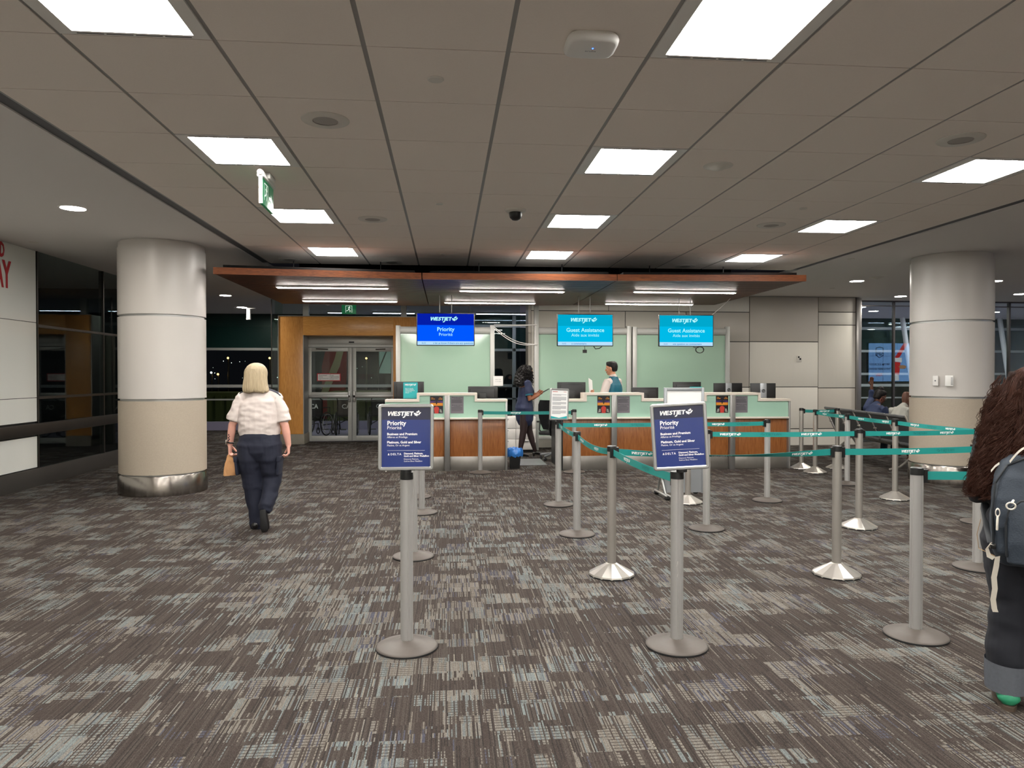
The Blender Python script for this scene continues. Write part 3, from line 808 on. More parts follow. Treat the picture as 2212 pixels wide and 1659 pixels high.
# ------------------------------------------------------------------ wooden canopy
cn = thing('wooden_canopy', 'long slatted reddish wood canopy hanging above the service counters', 'canopy', (1.0, 12, 2.9))
def canopy_section(x0, x1, yf0, yf1, yr0, yr1, lab):
    mb = MB()
    n = int((max(yr0, yr1) - .12 - min(yf0, yf1)) / .078)
    for i in range(n + 1):
        t = i / n
        ya, yb = yf0 + (yr0 - yf0) * t + .05, yf1 + (yr1 - yf1) * t + .05
        z0, z1 = 0.0, .07
        a = [(x0, ya), (x1, yb), (x1, yb + .045), (x0, ya + .045)]
        mb.poly([(p[0] - 1.0, p[1] - 12) for p in a], d0=z0, d1=z1)
    s = mb.build('slats', 'wood_slat', cn, smooth=False, label=lab)
    mb = MB(); mb.poly([(x0 - 1, yf0 - 12 - .01), (x1 - 1, yf1 - 12 - .01), (x1 - 1, yf1 - 12 + .03), (x0 - 1, yf0 - 12 + .03)], d0=-.005, d1=.085)
    mb.build('fascia', 'wood_canopy', cn, smooth=False)
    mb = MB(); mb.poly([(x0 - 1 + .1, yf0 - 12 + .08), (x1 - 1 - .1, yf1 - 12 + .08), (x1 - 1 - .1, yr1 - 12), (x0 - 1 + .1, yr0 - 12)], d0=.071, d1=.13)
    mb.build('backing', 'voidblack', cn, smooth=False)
canopy_section(-3.087, -.35, 9.95, 10.25, 13.93, 14.15, 'left section of the canopy')
canopy_section(-.335, 2.42, 10.25, 10.15, 14.15, 13.75, 'middle section of the canopy')
canopy_section(2.435, 5.14, 10.15, 9.965, 13.75, 13.42, 'right section of the canopy')
mb = MB()
for x in (-2.3, -1, .5, 1.8, 3.2, 4.4): 
    for y in (11.2, 13.2): mb.tube([(x - 1, y - 12, .12), (x - 1, y - 12, .9)], .008)
mb.build('hanger_rod', 'black', cn)
first = None
for x, y, n in ((-1.72, 11.2, 'front left'), (-1.72, 13.2, 'rear left'), (1.04, 11.42, 'front middle'), (.80, 13.3, 'rear middle'), (3.81, 11.3, 'front right'), (3.78, 13.25, 'rear right')):
    lab = 'slim white light bar under the wooden canopy, %s of six' % n
    if first is None:
        first = thing('light_bar', lab, 'light bar', (x, y, 2.9), 0, 'light bars under the canopy')
        B(-.84, .84, -.045, .045, -.028, .0).build('housing', 'white', first, smooth=False)
        B(-.82, .82, -.036, .036, -.035, -.028).build('diffuser', 'led_on', first)
    else: copy_tree(first, lab, (x, y, 2.9))

# ------------------------------------------------------------------ hanging screens
def tv(x, y, col, head, title, sub, bar, lab, cap, cap2, barx):
    t = thing('wall_display', lab, 'display screen', (x, y, 2.317))
    B(-.485, .485, -.02, .03, -.275, .275, .006).build('casing', 'blackplastic', t)
    mb = MB(); mb.box(-.15, .15, .03, .09, -.15, .15); mb.tube([(-.1, .07, .1), (-.1, .07, .58)], .007); mb.tube([(.1, .07, .1), (.1, .07, .58)], .007)
    mb.build('mount', 'tbar', t)
    B(-.472, .472, -.0215, -.02, -.20, .07).build('screen', col, t, smooth=False)
    B(-.472, .472, -.0215, -.02, .07, .262).build('screen', head, t, smooth=False, label='darker header band of the screen')
    B(-.472, .472, -.0215, -.02, -.262, -.20).build('screen', 'scr_bar', t, smooth=False, label='pale ticker bar at the bottom of the screen')
    mb = MB(); put_logo(mb, -.26, -.0225, .145, .061); put_text(mb, title, 0, -.0225, -.03, .095, bold=.015, align='CENTER'); put_text(mb, sub, 0, -.0225, -.11, .075, align='CENTER')
    mb.build('lettering', cap, t, smooth=False)
    mb = MB(); put_text(mb, bar, .462, -.0225, -.245, .042, bold=.01, align='RIGHT') if barx < -.2401 else put_text(mb, bar, barx, -.0225, -.245, .042, bold=.01)
    mb.build('ticker_text', 'scr_bartext', t, smooth=False)
    mb = MB(); put_text(mb, '06:02', -.40, -.0225, -.243, .032); mb.build('clock_text', 'scr_bartext', t, smooth=False)
    return t
tv(-.013, 12.2, 'scr_blue', 'scr_blue_head', 'Priority', 'Priorité', 's let us know if there are any questions', 'blue hanging screen reading Priority over the left counter', 'scr_pale', None, -.245)
tv(2.36, 12.2, 'scr_cyan', 'scr_cyan_head', 'Guest Assistance', 'Aide aux invités', 'o commentaire', 'cyan Guest Assistance screen over the middle counter beside the teal vest man', 'scr_pale', None, -.24)
tv(4.13, 12.2, 'scr_cyan', 'scr_cyan_head', 'Guest Assistance', 'Aide aux invités', 'une question ou commentaire', 'cyan Guest Assistance screen over the right counter with looped cable below', 'scr_pale', None, -.24)
mb = MB()
pts = [(4.28, 12.25, 2.04), (4.33, 12.24, 2.02)] + [(4.40 + .07 * math.sin(a * 2 * PI / 12), 12.24 + .002 * a, 1.99 + .055 * math.cos(a * 2 * PI / 12)) for a in range(26)]
mb.tube(pts, .006, 6); tag(mb.build('cable', 'black'), 'black coiled cable hanging below the right screen', 'cable')
mb = MB(); mb.tube([(2.52, 12.24, 2.04), (2.55, 12.24, 2.0), (2.62, 12.24, 2.01), (2.66, 12.24, 2.04)], .008, 6); mb.tube([(2.36, 12.25, 2.05), (2.37, 12.25, 1.98)], .005, 6); mb.box(2.33, 2.40, 12.24, 12.26, 1.93, 1.985)
tag(mb.build('cable', 'black'), 'black cable with plug dangling below the middle screen', 'cable')
mb = MB(); mb.tube([(4.98, 12.35, 2.895), (4.80, 12.30, 2.74), (4.60, 12.235, 2.59)], .004, 6)
tag(mb.build('cable', 'white'), 'thin pale wire slanting from canopy corner to right screen', 'cable')

# ------------------------------------------------------------------ glass back screens
def back_screen(x0, x1, y, lab, tall_left=False, rz=0.0, wall_gap=0.0):
    xc = (x0 + x1) / 2; w = (x1 - x0) / 2
    t = thing('glass_screen', lab, 'glass screen', (xc, y, 0), rz)
    mb = B(-w, -w + .09, -.05, .05, 0, 3.0 if tall_left else 2.555, .004); mb.build('post', 'frame_grey', t)
    B(w - .09, w, -.05, .05, 0, 2.57, .004).build('post', 'frame_grey', t)
    B(-w + .09, w - .09, -.006, .006, .3, 2.40).build('pane', 'mint_screen', t, smooth=False)
    MB().loft([(-w + .09, 0, 2.46), (w - .09, 0, 2.46)], [.075, .075], (0, 0, 1), seg=24, cap=False).build('roller_tube', 'shade_roll', t)
    B(-w + .09, w - .09, -.03, .03, .22, .3, .004).build('bottom_rail', 'frame_grey', t)
    return t
back_screen(-1.02, .98, 14.8, 'mint frosted glass screen with silver posts behind the left counter')
back_screen(1.80, 3.825, 14.8, 'mint frosted glass screen behind the middle counter', tall_left=True)
back_screen(3.86, 5.945, 14.8, 'mint frosted glass screen behind the right counter', rz=rad(0))
# cables strung between the screens
mb = MB()
for dz, sag in ((0, .02), (0.03, .01), (-.02, .30), (-.05, .38)):
    a, b = Vector((.97, 14.75, 2.55)), Vector((1.85, 14.72, 2.58 if sag < .1 else 2.18))
    mb.tube([a.lerp(b, i / 10) + Vector((0, 0, dz * (1 - i / 10) - sag * .35 * math.sin(PI * i / 10))) for i in range(11)], .008, 6)
tag(mb.build('cable', 'white'), 'bundle of white cables strung between left and middle glass screens', 'cable')
pn = thing('paper_notice', 'white paper notice taped to the right edge of the left glass screen', 'notice', (1.05, 14.72, 1.43))
B(-.10, .10, -.002, 0, -.1, .1).build('sheet', 'paper', pn, smooth=False)
mb = MB(); put_text(mb, 'please wait', -.06, -.003, .02, .026); put_text(mb, 'to be called', -.06, -.003, -.02, .026); mb.build('lettering', 'text_grey', pn, smooth=False)

# ------------------------------------------------------------------ counters
def counter(x0, x1, yf, lab, hx0, hx1, leftdark=False):
    xc = (x0 + x1) / 2; w = (x1 - x0) / 2; dp = 1.15 if leftdark else .95
    t = thing('service_counter', lab, 'service counter', (xc, yf, 0), 0, 'airline service counters')
    a, b = hx0 - xc, hx1 - xc; m = (a + b) / 2
    for (p, q) in ((-w + .02, m - .045), (m + .045, w - .03)):
        B(p, q, .06, .10, .226, .83, .002).build('wood_panel', 'wood_counter', t)
        B(p, q, .05, .10, 0, .226, .002).build('kick_plate', 'kick', t)
        B(p, q, -.035, .12, .832, .862, .006).build('ledge', 'solid_surface', t)
    def glass(p, q, z): return B(p, q, .01, .03, .862, z)
    mb = MB(); mb.poly([(-w + .02, .862), (w - .03, .862), (w - .03, 1.12), (b + .03, 1.12), (b - .03, 1.222), (a + .03, 1.222), (a - .03, 1.12), (-w + .02, 1.12)], axis='Y', d0=.012, d1=.03)
    mb.build('glass_front', 'mint_panel', t, smooth=False)
    mb = MB(); T = .038
    mb.poly([(-w, 1.12), (a - .005 + .04, 1.12), (a + .035, 1.222), (b - .035, 1.222), (b - .035, 1.12), (w, 1.12), (w, 1.158), (b + .005, 1.158), (b + .005, 1.26), (a - .005, 1.26), (a - .005, 1.158), (-w, 1.158)], axis='Y', d0=-.02, d1=.34)
    mb.build('countertop', 'solid_surface', t, smooth=False)
    B(-w + .02, w - .02, .3, dp, .74, .78, .003).build('worktop', 'offwhite', t)
    B(m - .043, m + .043, -.03, .08, 0, 1.222, .004).build('post', 'steel', t)
    B(w - .03, w, -.015, .3, 0, 1.12, .003).build('end_trim', 'alu_soft' , t)
    mb = B(-w, -w + .02, -.01, dp, 0, .832); mb.build('side_panel', 'blackplastic' if leftdark else 'offwhite', t, smooth=False)
    B(-w, -w + .02, -.01, .34, .862, 1.12).build('side_glass', 'mint_panel', t, smooth=False)
    B(w - .032, w - .005, .3, dp, 0, .74).build('side_panel', 'offwhite', t, smooth=False)
    B(-w + .03, w - .04, .10, .14, 0.02, 1.1).build('inner_panel', 'offwhite', t, smooth=False)
    # taped posters
    pc = thing('poster', 'small colour poster with plane and red helmet taped on ' + lab.split(',')[0].replace('service counter', 'counter'), 'poster', (xc + m - .17, yf + .008, .93), 0, 'colour posters on the counters')
    B(-.105, .105, 0, .003, 0, .28).build('sheet', 'poster_black', pc, smooth=False)
    B(-.1, .1, -.001, 0, .17, .20).build('violet_band', 'poster_purple', pc, smooth=False)
    B(-.1, .1, -.001, 0, .125, .17).build('orange_band', 'poster_orange', pc, smooth=False)
    mb = MB()
    mb.poly([(-.075, .182), (-.012, .19), (0, .235), (.012, .19), (.075, .182), (.012, .172), (.004, .145), (-.004, .145), (-.012, .172)], axis='Y', d0=-.0018, d1=-.001); mb.build('plane_picture', 'poster_black', pc, smooth=False)
    mb = MB(); mb.poly([(.042 * math.cos(k * PI / 8), .072 + .042 * math.sin(k * PI / 8)) for k in range(16)], axis='Y', d0=-.0018, d1=0); mb.poly([(-.03, .0), (.03, .0), (.035, .05), (-.035, .05)], axis='Y', d0=-.0016, d1=0); mb.build('helmet_picture', 'poster_red', pc, smooth=False)
    mb = MB()
    for k in range(5):
        mb.poly([(-.095 + k * .004, .01 + k * .012), (-.05, .02 + k * .01), (-.05, .028 + k * .01), (-.092 + k * .004, .018 + k * .012)], axis='Y', d0=-.0015, d1=0)
        mb.poly([(.095 - k * .004, .01 + k * .012), (.05, .02 + k * .01), (.05, .028 + k * .01), (.092 - k * .004, .018 + k * .012)], axis='Y', d0=-.0015, d1=0)
    mb.build('wing_picture', 'cloth_grey', pc, smooth=False)
    mb = MB(); put_text(mb, 'THE', -.09, -.002, .245, .02, bold=.02); put_text(mb, 'GAME', -.09, -.002, .225, .024, bold=.02); put_text(mb, 'GAME', .03, -.002, .225, .024, bold=.02); put_text(mb, 'ON', .045, -.002, .247, .02, bold=.02)
    mb.build('lettering', 'poster_orange', pc, smooth=False)
    pc = thing('poster', 'small grey text notice taped on ' + lab.split(',')[0].replace('service counter', 'counter'), 'poster', (xc + m + .16, yf + .008, .93), 0, 'grey notices on the counters')
    B(-.105, .105, 0, .003, 0, .275).build('sheet', 'poster_grey', pc, smooth=False)
    mb = MB(); 
    for zz in (.26, .135): put_text(mb, 'IMPORTANT NOTICE', 0, -.001, zz - .008, .018, bold=.01, align='CENTER'); put_text(mb, 'TO TRAVELLERS', 0, -.001, zz - .026, .015, bold=.01, align='CENTER')
    mb.build('lettering', 'text_dark', pc, smooth=False)
    mb = MB()
    for r_ in range(14):
        z_ = .222 - r_ * .008 if r_ < 8 else .1 - (r_ - 8) * .012
        mb.box(-.09, .09 - random.random() * .03, -.001, 0, z_, z_ + .003)
    mb.build('text_lines', 'text_dark', pc, smooth=False)
    return t
counter(-.98, .985, 11.7, 'left service counter, wood and mint glass, beside the black bin', -.47, .49)
counter(1.86, 3.735, 11.6, 'middle service counter, wood and mint glass, in front of the teal vest man', 2.235, 3.215, True)
counter(3.745, 5.68, 11.52, 'right service counter, wood and mint glass, under the rightmost screen', 4.215, 5.16)

# ------------------------------------------------------------------ monitors
def monitor(x, y, z, rz, w, h, lab, hp=False, tilt=0.0):
    t = thing('computer_monitor', lab, 'monitor', (x, y, z), rz, 'monitors on the counters')
    B(-w / 2, w / 2, 0, .035, .06, .06 + h, .006).build('housing', 'blackplastic', t)
    B(-w / 2 + .012, w / 2 - .012, .0352, .037, .075, .05 + h).build('screen', 'darkplastic', t, smooth=False)
    if hp:
        mb = B(-.055, .055, -.03, 0, .03, .06 + h, .008); mb.box(-.11, .11, -.1, .12, 0, .012, .004); mb.box(-.03, .03, -.03, 0, 0, .05)
        mb.build('stand', 'postgrey', t)
        mb = MB(); mb.poly([(.03 * math.cos(k * PI / 10), .06 + h * .6 + .03 * math.sin(k * PI / 10)) for k in range(20)], axis='Y', d0=-.033, d1=-.03); mb.build('badge', 'blackplastic', t)
        mb = MB(); put_text(mb, 'hp', 0, -.034, .06 + h * .6 - .014, .048, align='CENTER', shear=.25); mb.build('badge_text', 'postgrey', t, smooth=False)
    else:
        B(-w / 2 + .05, w / 2 - .05, -.02, 0, .09, .02 + h, .008).build('rear_bulge', 'darkplastic', t)
        mb = B(-.06, .06, -.045, 0, .03, .06 + h * .6, .008); mb.box(-.12, .12, -.12, .1, 0, .014, .004); mb.build('stand', 'blackplastic', t)
    return t
monitor(-.625, 12.15, 1.06, rad(4), .50, .32, 'black monitor behind the teal card on the left counter')
monitor(.61, 12.15, 1.03, rad(-3), .50, .27, 'black monitor at the right end of the left counter')
monitor(2.10, 12.05, 1.05, rad(-2), .48, .32, 'black monitor at the left end of the middle counter behind the paper sign')
monitor(3.37, 12.05, 1.00, rad(3), .47, .28, 'black monitor at the right end of the middle counter')
monitor(4.19, 12.3, 1.06, rad(0), .50, .31, 'black monitor with teal card behind the white easel board')
monitor(4.91, 12.25, 1.05, rad(2), .52, .30, 'wide black monitor with silver stand on the right counter', True)
monitor(5.43, 12.0, 1.02, rad(-12), .42, .33, 'angled black monitor with silver stand at the right counter end', True)
def riser(x, y, z, lab):
    tag(B(-.17, .17, -.1, .14, .781, z - .001, .004).build('monitor_riser', 'darkplastic', loc=(x, y, 0)), lab, 'riser', 'risers under the monitors')
for x, y, z, l in ((-.625, 12.15, 1.06, 'first'), (.61, 12.15, 1.03, 'second'), (2.10, 12.05, 1.05, 'third'), (3.37, 12.05, 1.0, 'fourth'), (4.19, 12.3, 1.06, 'fifth'), (4.91, 12.25, 1.05, 'sixth'), (5.43, 12.0, 1.02, 'last')):
    riser(x, y, z, 'low dark block hidden under the %s monitor from the left' % l)
def card(x, y, z, w, h, lab):
    t = thing('counter_card', lab, 'counter card', (x, y, z))
    mb = B(-w / 2, w / 2, 0, .004, 0, h); mb.box(-w / 2, w / 2, 0, .09, 0, .006); mb.build('holder', 'teal_card', t, smooth=False)
    mb = MB(); put_logo(mb, -w * .40, -.001, h - .052, w * .8 / LOGO_W)
    for i, tx in enumerate(('Please be respectful.', 'Abuse or harassment', 'of any kind towards our', 'team will not be', 'tolerated.')): put_text(mb, tx, -w * .36, -.001, h - .105 - i * .018, .016, bold=.01)
    mb.build('lettering', 'text_white', t, smooth=False)
card(-.59, 11.98, 1.160, .235, .27, 'teal card standing in front of the left counter monitor')
card(4.17, 11.80, 1.262, .21, .09 + .0, 'small teal card behind the top of the white easel board')

# ------------------------------------------------------------------ stanchions
def post_parts(t, steel, groove_phase=0.0):
    if steel:
        MB().lathe([(0, .095), (.034, .095), (.034, .965), (0, .965)], seg=28).build('pole', 'chrome', t)
        mb = MB().lathe([(.03, .1), (.045, .095), (.060, .085), (.175, .022), (.178, .01), (.176, .004)], seg=14)
        mb.build('base', 'chrome', t, angle=8)
    else:
        mb = MB(); n = 48; r = .0355
        rows = []
        for z in (.035, .965):
            row = []
            for i in range(n):
                a = 2 * PI * i / n; d = (i % 12)
                rr = r - (.004 if d in (5, 6) else 0)
                row.append(mb.bm.verts.new((rr * math.cos(a + groove_phase), rr * math.sin(a + groove_phase), z)))
            rows.append(row)
        for i in range(n): mb.bm.faces.new((rows[0][i], rows[0][(i + 1) % n], rows[1][(i + 1) % n], rows[1][i]))
        mb.bm.faces.new(rows[1]); mb.build('pole', 'alu', t, angle=20)
        mb = MB().lathe([(0, .05), (.042, .05), (.05, .046), (.10, .034), (.164, .020), (.173, .015), (.175, .010)], seg=56); mb.build('base', 'cast', t, angle=60)
    MB().lathe([(0, 0), (.172, 0), (.176, .003), (.176, .011), (0, .011)], seg=56).build('rubber_ring', 'rubber', t)
    mb = MB().lathe([(0, .96), (.0375, .96), (.0375, .975), (.036, 1.0), (.030, 1.004), (0, 1.004)], seg=28)
    return mb
def stanchion(x, y, lab, steel=False, gp=0.3, clips=(), tilt=0.0):
    t = thing('belt_stanchion', lab, 'stanchion', (x, y, 0), 0, 'belt barrier stanchions')
    if tilt: t.rotation_euler = (0, tilt, 0)
    mb = post_parts(t, steel, gp)
    mb.build('cap', 'blackplastic', t)
    for a in clips:
        M = Matrix.Rotation(a, 4, 'Z')
        m2 = MB(); m2.box(.030, .052, -.024, .024, .915, .992, M=M); m2.build('belt_clip', 'blackplastic', t, smooth=False)
    return t
def ang(a, b): return math.atan2(b[1] - a[1], b[0] - a[0])
S = dict(S1=(-.226, 4.127), S2=(-.283, 6.19), S3=(-.279, 8.16), S4=(-.373, 9.22), S5=(.529, 11.40), S6=(2.023, 11.35), S7=(1.326, 8.51), S8=(1.259, 6.91), S9=(1.273, 5.49), S10=(1.309, 4.01),
         S11=(2.915, 8.52), S12=(2.603, 7.045), S13=(3.931, 8.56), S14=(5.86, 11.49), S15=(5.83, 10.98), S16=(6.451, 11.43), S17=(5.664, 9.77), S18=(4.179, 6.99), S19=(3.01, 5.334), S20=(5.581, 8.546), S21=(2.773, 4.038), S22=(4.245, 5.425), S23=(5.569, 7.096), S24=(5.0, 3.9))
belts = [('S5', 'S6'), ('S7', 'S11'), ('S11', 'S13'), ('S7', 'S8'), ('S8', 'S9'), ('S9', 'S10'), ('S9', 'S19'), ('S19', 'S22'), ('S12', 'S18'), ('S18', 'S23'), ('S21', 'S24'), ('S14', 'S16'), ('S15', 'S17'), ('S17', 'S20'), ('S20', 'S23')]
labs = dict(S1='nearest left stanchion carrying the left Priority sign', S2='grey stanchion directly behind the left Priority sign stanchion', S3='third grey stanchion in the line behind the left Priority sign',
 S4='farthest grey stanchion in the line behind the left Priority sign', S5='grey stanchion in front of the left service counter', S6='grey stanchion half hidden behind the paper sign frame',
 S7='grey stanchion holding up the white paper sign', S8='grey stanchion next after the paper sign towards the camera', S9='polished steel stanchion with faceted base between paper sign and front Priority sign',
 S10='nearest right stanchion carrying the tilted Priority sign, scratched pole', S11='polished stanchion in front of the white easel board', S12='grey stanchion to the right of the tilted Priority sign',
 S13='grey stanchion in front of the right service counter', S14='leftmost polished stanchion beside the right counter end', S15='second stanchion beside the right counter end, polished faceted base',
 S16='polished stanchion in front of the seat row end', S17='grey stanchion before the seat row, first in the descending belt line', S18='polished stanchion in the middle of the right queue, second row',
 S19='polished stanchion with bright faceted base in the nearer right queue row', S20='polished stanchion just left of the right column', S21='nearest grey stanchion at far right beside the backpack woman',
 S22='grey stanchion half hidden behind the backpack woman', S23='stanchion almost hidden behind the backpack woman, farther one', S24='grey stanchion hidden beyond the right picture edge')
steelset = {'S9', 'S11', 'S14', 'S15', 'S16', 'S18', 'S19', 'S20'}
for k, p in S.items():
    cl = []
    for a, b in belts:
        if a == k: cl.append(ang(S[a], S[b]))
        if b == k: cl.append(ang(S[b], S[a]))
    stanchion(p[0], p[1], labs[k], k in steelset, gp=random.random() * .5 - 1.6 + PI / 4, clips=cl)
beltlabs = {('S5', 'S6'): 'teal belt passing in front of the woman in the navy dress', ('S7', 'S11'): 'teal belt running right from the paper sign stanchion',
 ('S11', 'S13'): 'teal belt ending at the stanchion before the right counter', ('S7', 'S8'): 'short teal belt coming forward below the paper sign', ('S8', 'S9'): 'sagging teal belt seen lengthwise, reaching the polished stanchion',
 ('S9', 'S10'): 'ribbed teal belt running up to the tilted Priority sign stanchion', ('S9', 'S19'): 'twisted dark teal belt between the two nearer polished stanchions', ('S19', 'S22'): 'teal belt from nearer polished stanchion to the stanchion behind the woman',
 ('S12', 'S18'): 'long teal belt right of the tilted sign with stretched lettering', ('S18', 'S23'): 'teal belt crossing in front of the right column at mid height', ('S21', 'S24'): 'large nearest teal belt starting at the far right stanchion',
 ('S14', 'S16'): 'short dark teal belt in front of the seat row top', ('S15', 'S17'): 'teal belt descending before the seats, farthest piece', ('S17', 'S20'): 'teal belt descending before the seats, middle piece', ('S20', 'S23'): 'teal belt slanting down across the right column'}
def make_belt(a, b, lab, sag=.006, twist=0.0, mirror_front=False, phase=.25, step=.62, stretch=1.0):
    A, Bp = Vector((S[a][0], S[a][1], .955)), Vector((S[b][0], S[b][1], .955))
    d = (Bp - A); L = d.length; d.normalize(); n = Vector((d.y, -d.x, 0))   # n: right-hand side looking along
    if n.y > 0 or (abs(n.y) < .3 and n.x > 0): n = -n                      # towards the camera / left
    A2 = A + d * .05; L2 = L - .1
    def pos(s, h, off=0.0):
        t = s / L2; c = A2 + d * s; c = c - Vector((0, 0, sag * 4 * t * (1 - t)))
        tw = twist * math.sin(PI * min(1, max(0, t))) ** 1.0
        up = Vector((0, 0, math.cos(tw))) + n * math.sin(tw)
        nn = n * math.cos(tw) - Vector((0, 0, math.sin(tw)))
        return c + up * h + nn * off
    mb = MB(); N = 200 if twist else 60; hw = .0245
    rows = [[mb.bm.verts.new(pos(L2 * i / N, h, o)) for (h, o) in ((-hw, .0008), (hw, .0008), (hw, -.0008), (-hw, -.0008))] for i in range(N + 1)]
    for r0, r1 in zip(rows, rows[1:]):
        for k in range(4): mb.bm.faces.new((r0[k], r1[k], r1[(k + 1) % 4], r0[(k + 1) % 4]))
    bo = mb.build('retractable_belt', 'belt'); tag(bo, lab, 'barrier belt', 'printed teal barrier belts')
    # printed marks on both faces
    w_, f_ = MB(), MB(); sc = .0215; lw = LOGO_W * sc * stretch
    for side in (1, -1):
        s = phase * side if side > 0 else phase; k = 0; s = phase
        # reading direction: viewer at side*n sees text increasing along rightwards
        rdir = 1 if (n * side).cross(Vector((0, 0, 1))).dot(d) < 0 else -1
        while s + lw < L2 - .02:
            tgt = w_ if k % 2 == 0 else f_
            mir = (k % 2 == 1)
            me = LOGO; base = len(tgt.bm.verts)
            vs = []
            for v in me.vertices:
                u = v.co.x * sc * stretch
                if mir: u = lw - u
                ss = s + (u if rdir > 0 else lw - u)
                vs.append(tgt.bm.verts.new(pos(ss, v.co.y * sc - sc * .42, .0022 * side)))
            for p in me.polygons:
                try: tgt.bm.faces.new([vs[i] for i in p.vertices])
                except ValueError: pass
            s += step / 2 * stretch; k += 1
    if len(w_.bm.verts): w_.build('lettering', 'text_white', bo, smooth=False, fix=False)
    if len(f_.bm.verts): f_.build('faded_lettering', 'beltfade', bo, smooth=False, fix=False)
    return bo
for a, b in belts:
    k = {}
    if (a, b) == ('S9', 'S19'): k = dict(twist=1.22, sag=.03, phase=.1)
    if (a, b) == ('S8', 'S9'): k = dict(sag=.035, phase=.12)
    if (a, b) == ('S9', 'S10'): k = dict(sag=.015, phase=.3, step=.9)
    if (a, b) == ('S7', 'S8'): k = dict(sag=.01, phase=.2)
    if (a, b) == ('S12', 'S18'): k = dict(stretch=1.35, phase=.08)
    if (a, b) == ('S5', 'S6'): k = dict(phase=.05 + .38, step=.9)
    if (a, b) == ('S7', 'S11'): k = dict(phase=.08 + .3, step=.9)
    if (a, b) == ('S19', 'S22'): k = dict(phase=.5, step=.62)
    if (a, b) == ('S21', 'S24'): k = dict(phase=.25, step=.7)
    make_belt(a, b, beltlabs[(a, b)], **k)
# scratch on the pole of the right sign stanchion
mb = MB(); cx, cy = S['S10']
for (a0, z0, a1, z1) in ((-1.9, .47, -1.75, .50), (-1.75, .50, -1.68, .48), (-1.78, .46, -1.72, .43), (-1.72, .43, -1.85, .41)):
    q = [(cx + .0362 * math.cos(a), cy + .0362 * math.sin(a), z) for a, z in ((a0, z0), (a1, z1), (a1, z1 - .008), (a0, z0 - .006))]
    mb.bm.faces.new([mb.bm.verts.new(p) for p in q])
tag(mb.build('scratch_mark', 'offwhite', smooth=False), 'pale scratch mark on the pole below the tilted Priority sign', 'mark')

# ------------------------------------------------------------------ snap-frame signs
def rrect(w, h, r, n=6):
    out = []
    for cx, cy, a0 in ((w / 2 - r, h / 2 - r, 0), (-w / 2 + r, h / 2 - r, PI / 2), (-w / 2 + r, -h / 2 + r, PI), (w / 2 - r, -h / 2 + r, 3 * PI / 2)):
        for i in range(n + 1): out.append((cx + r * math.cos(a0 + PI / 2 * i / n), cy + r * math.sin(a0 + PI / 2 * i / n)))
    return out
def frame_mesh(w, h, bw, r, th):
    mb = MB(); o = rrect(w, h, r); i_ = rrect(w - 2 * bw, h - 2 * bw, .003)
    prof = ((o, 0), (o, -th * .7), (rrect(w - bw * .5, h - bw * .5, r * .8), -th), (rrect(w - 1.5 * bw, h - 1.5 * bw, r * .4), -th), (i_, -th * .6), (i_, 0))
    rings = [[mb.bm.verts.new((p[0], d, p[1])) for p in q] for q, d in prof]
    n = len(o)
    for a, b in zip(rings, rings[1:]):
        for k in range(n): mb.bm.faces.new((a[k], a[(k + 1) % n], b[(k + 1) % n], b[k]))
    mb.poly(rrect(w - .01, h - .01, r), axis='Y', d0=0, d1=.006)
    return mb
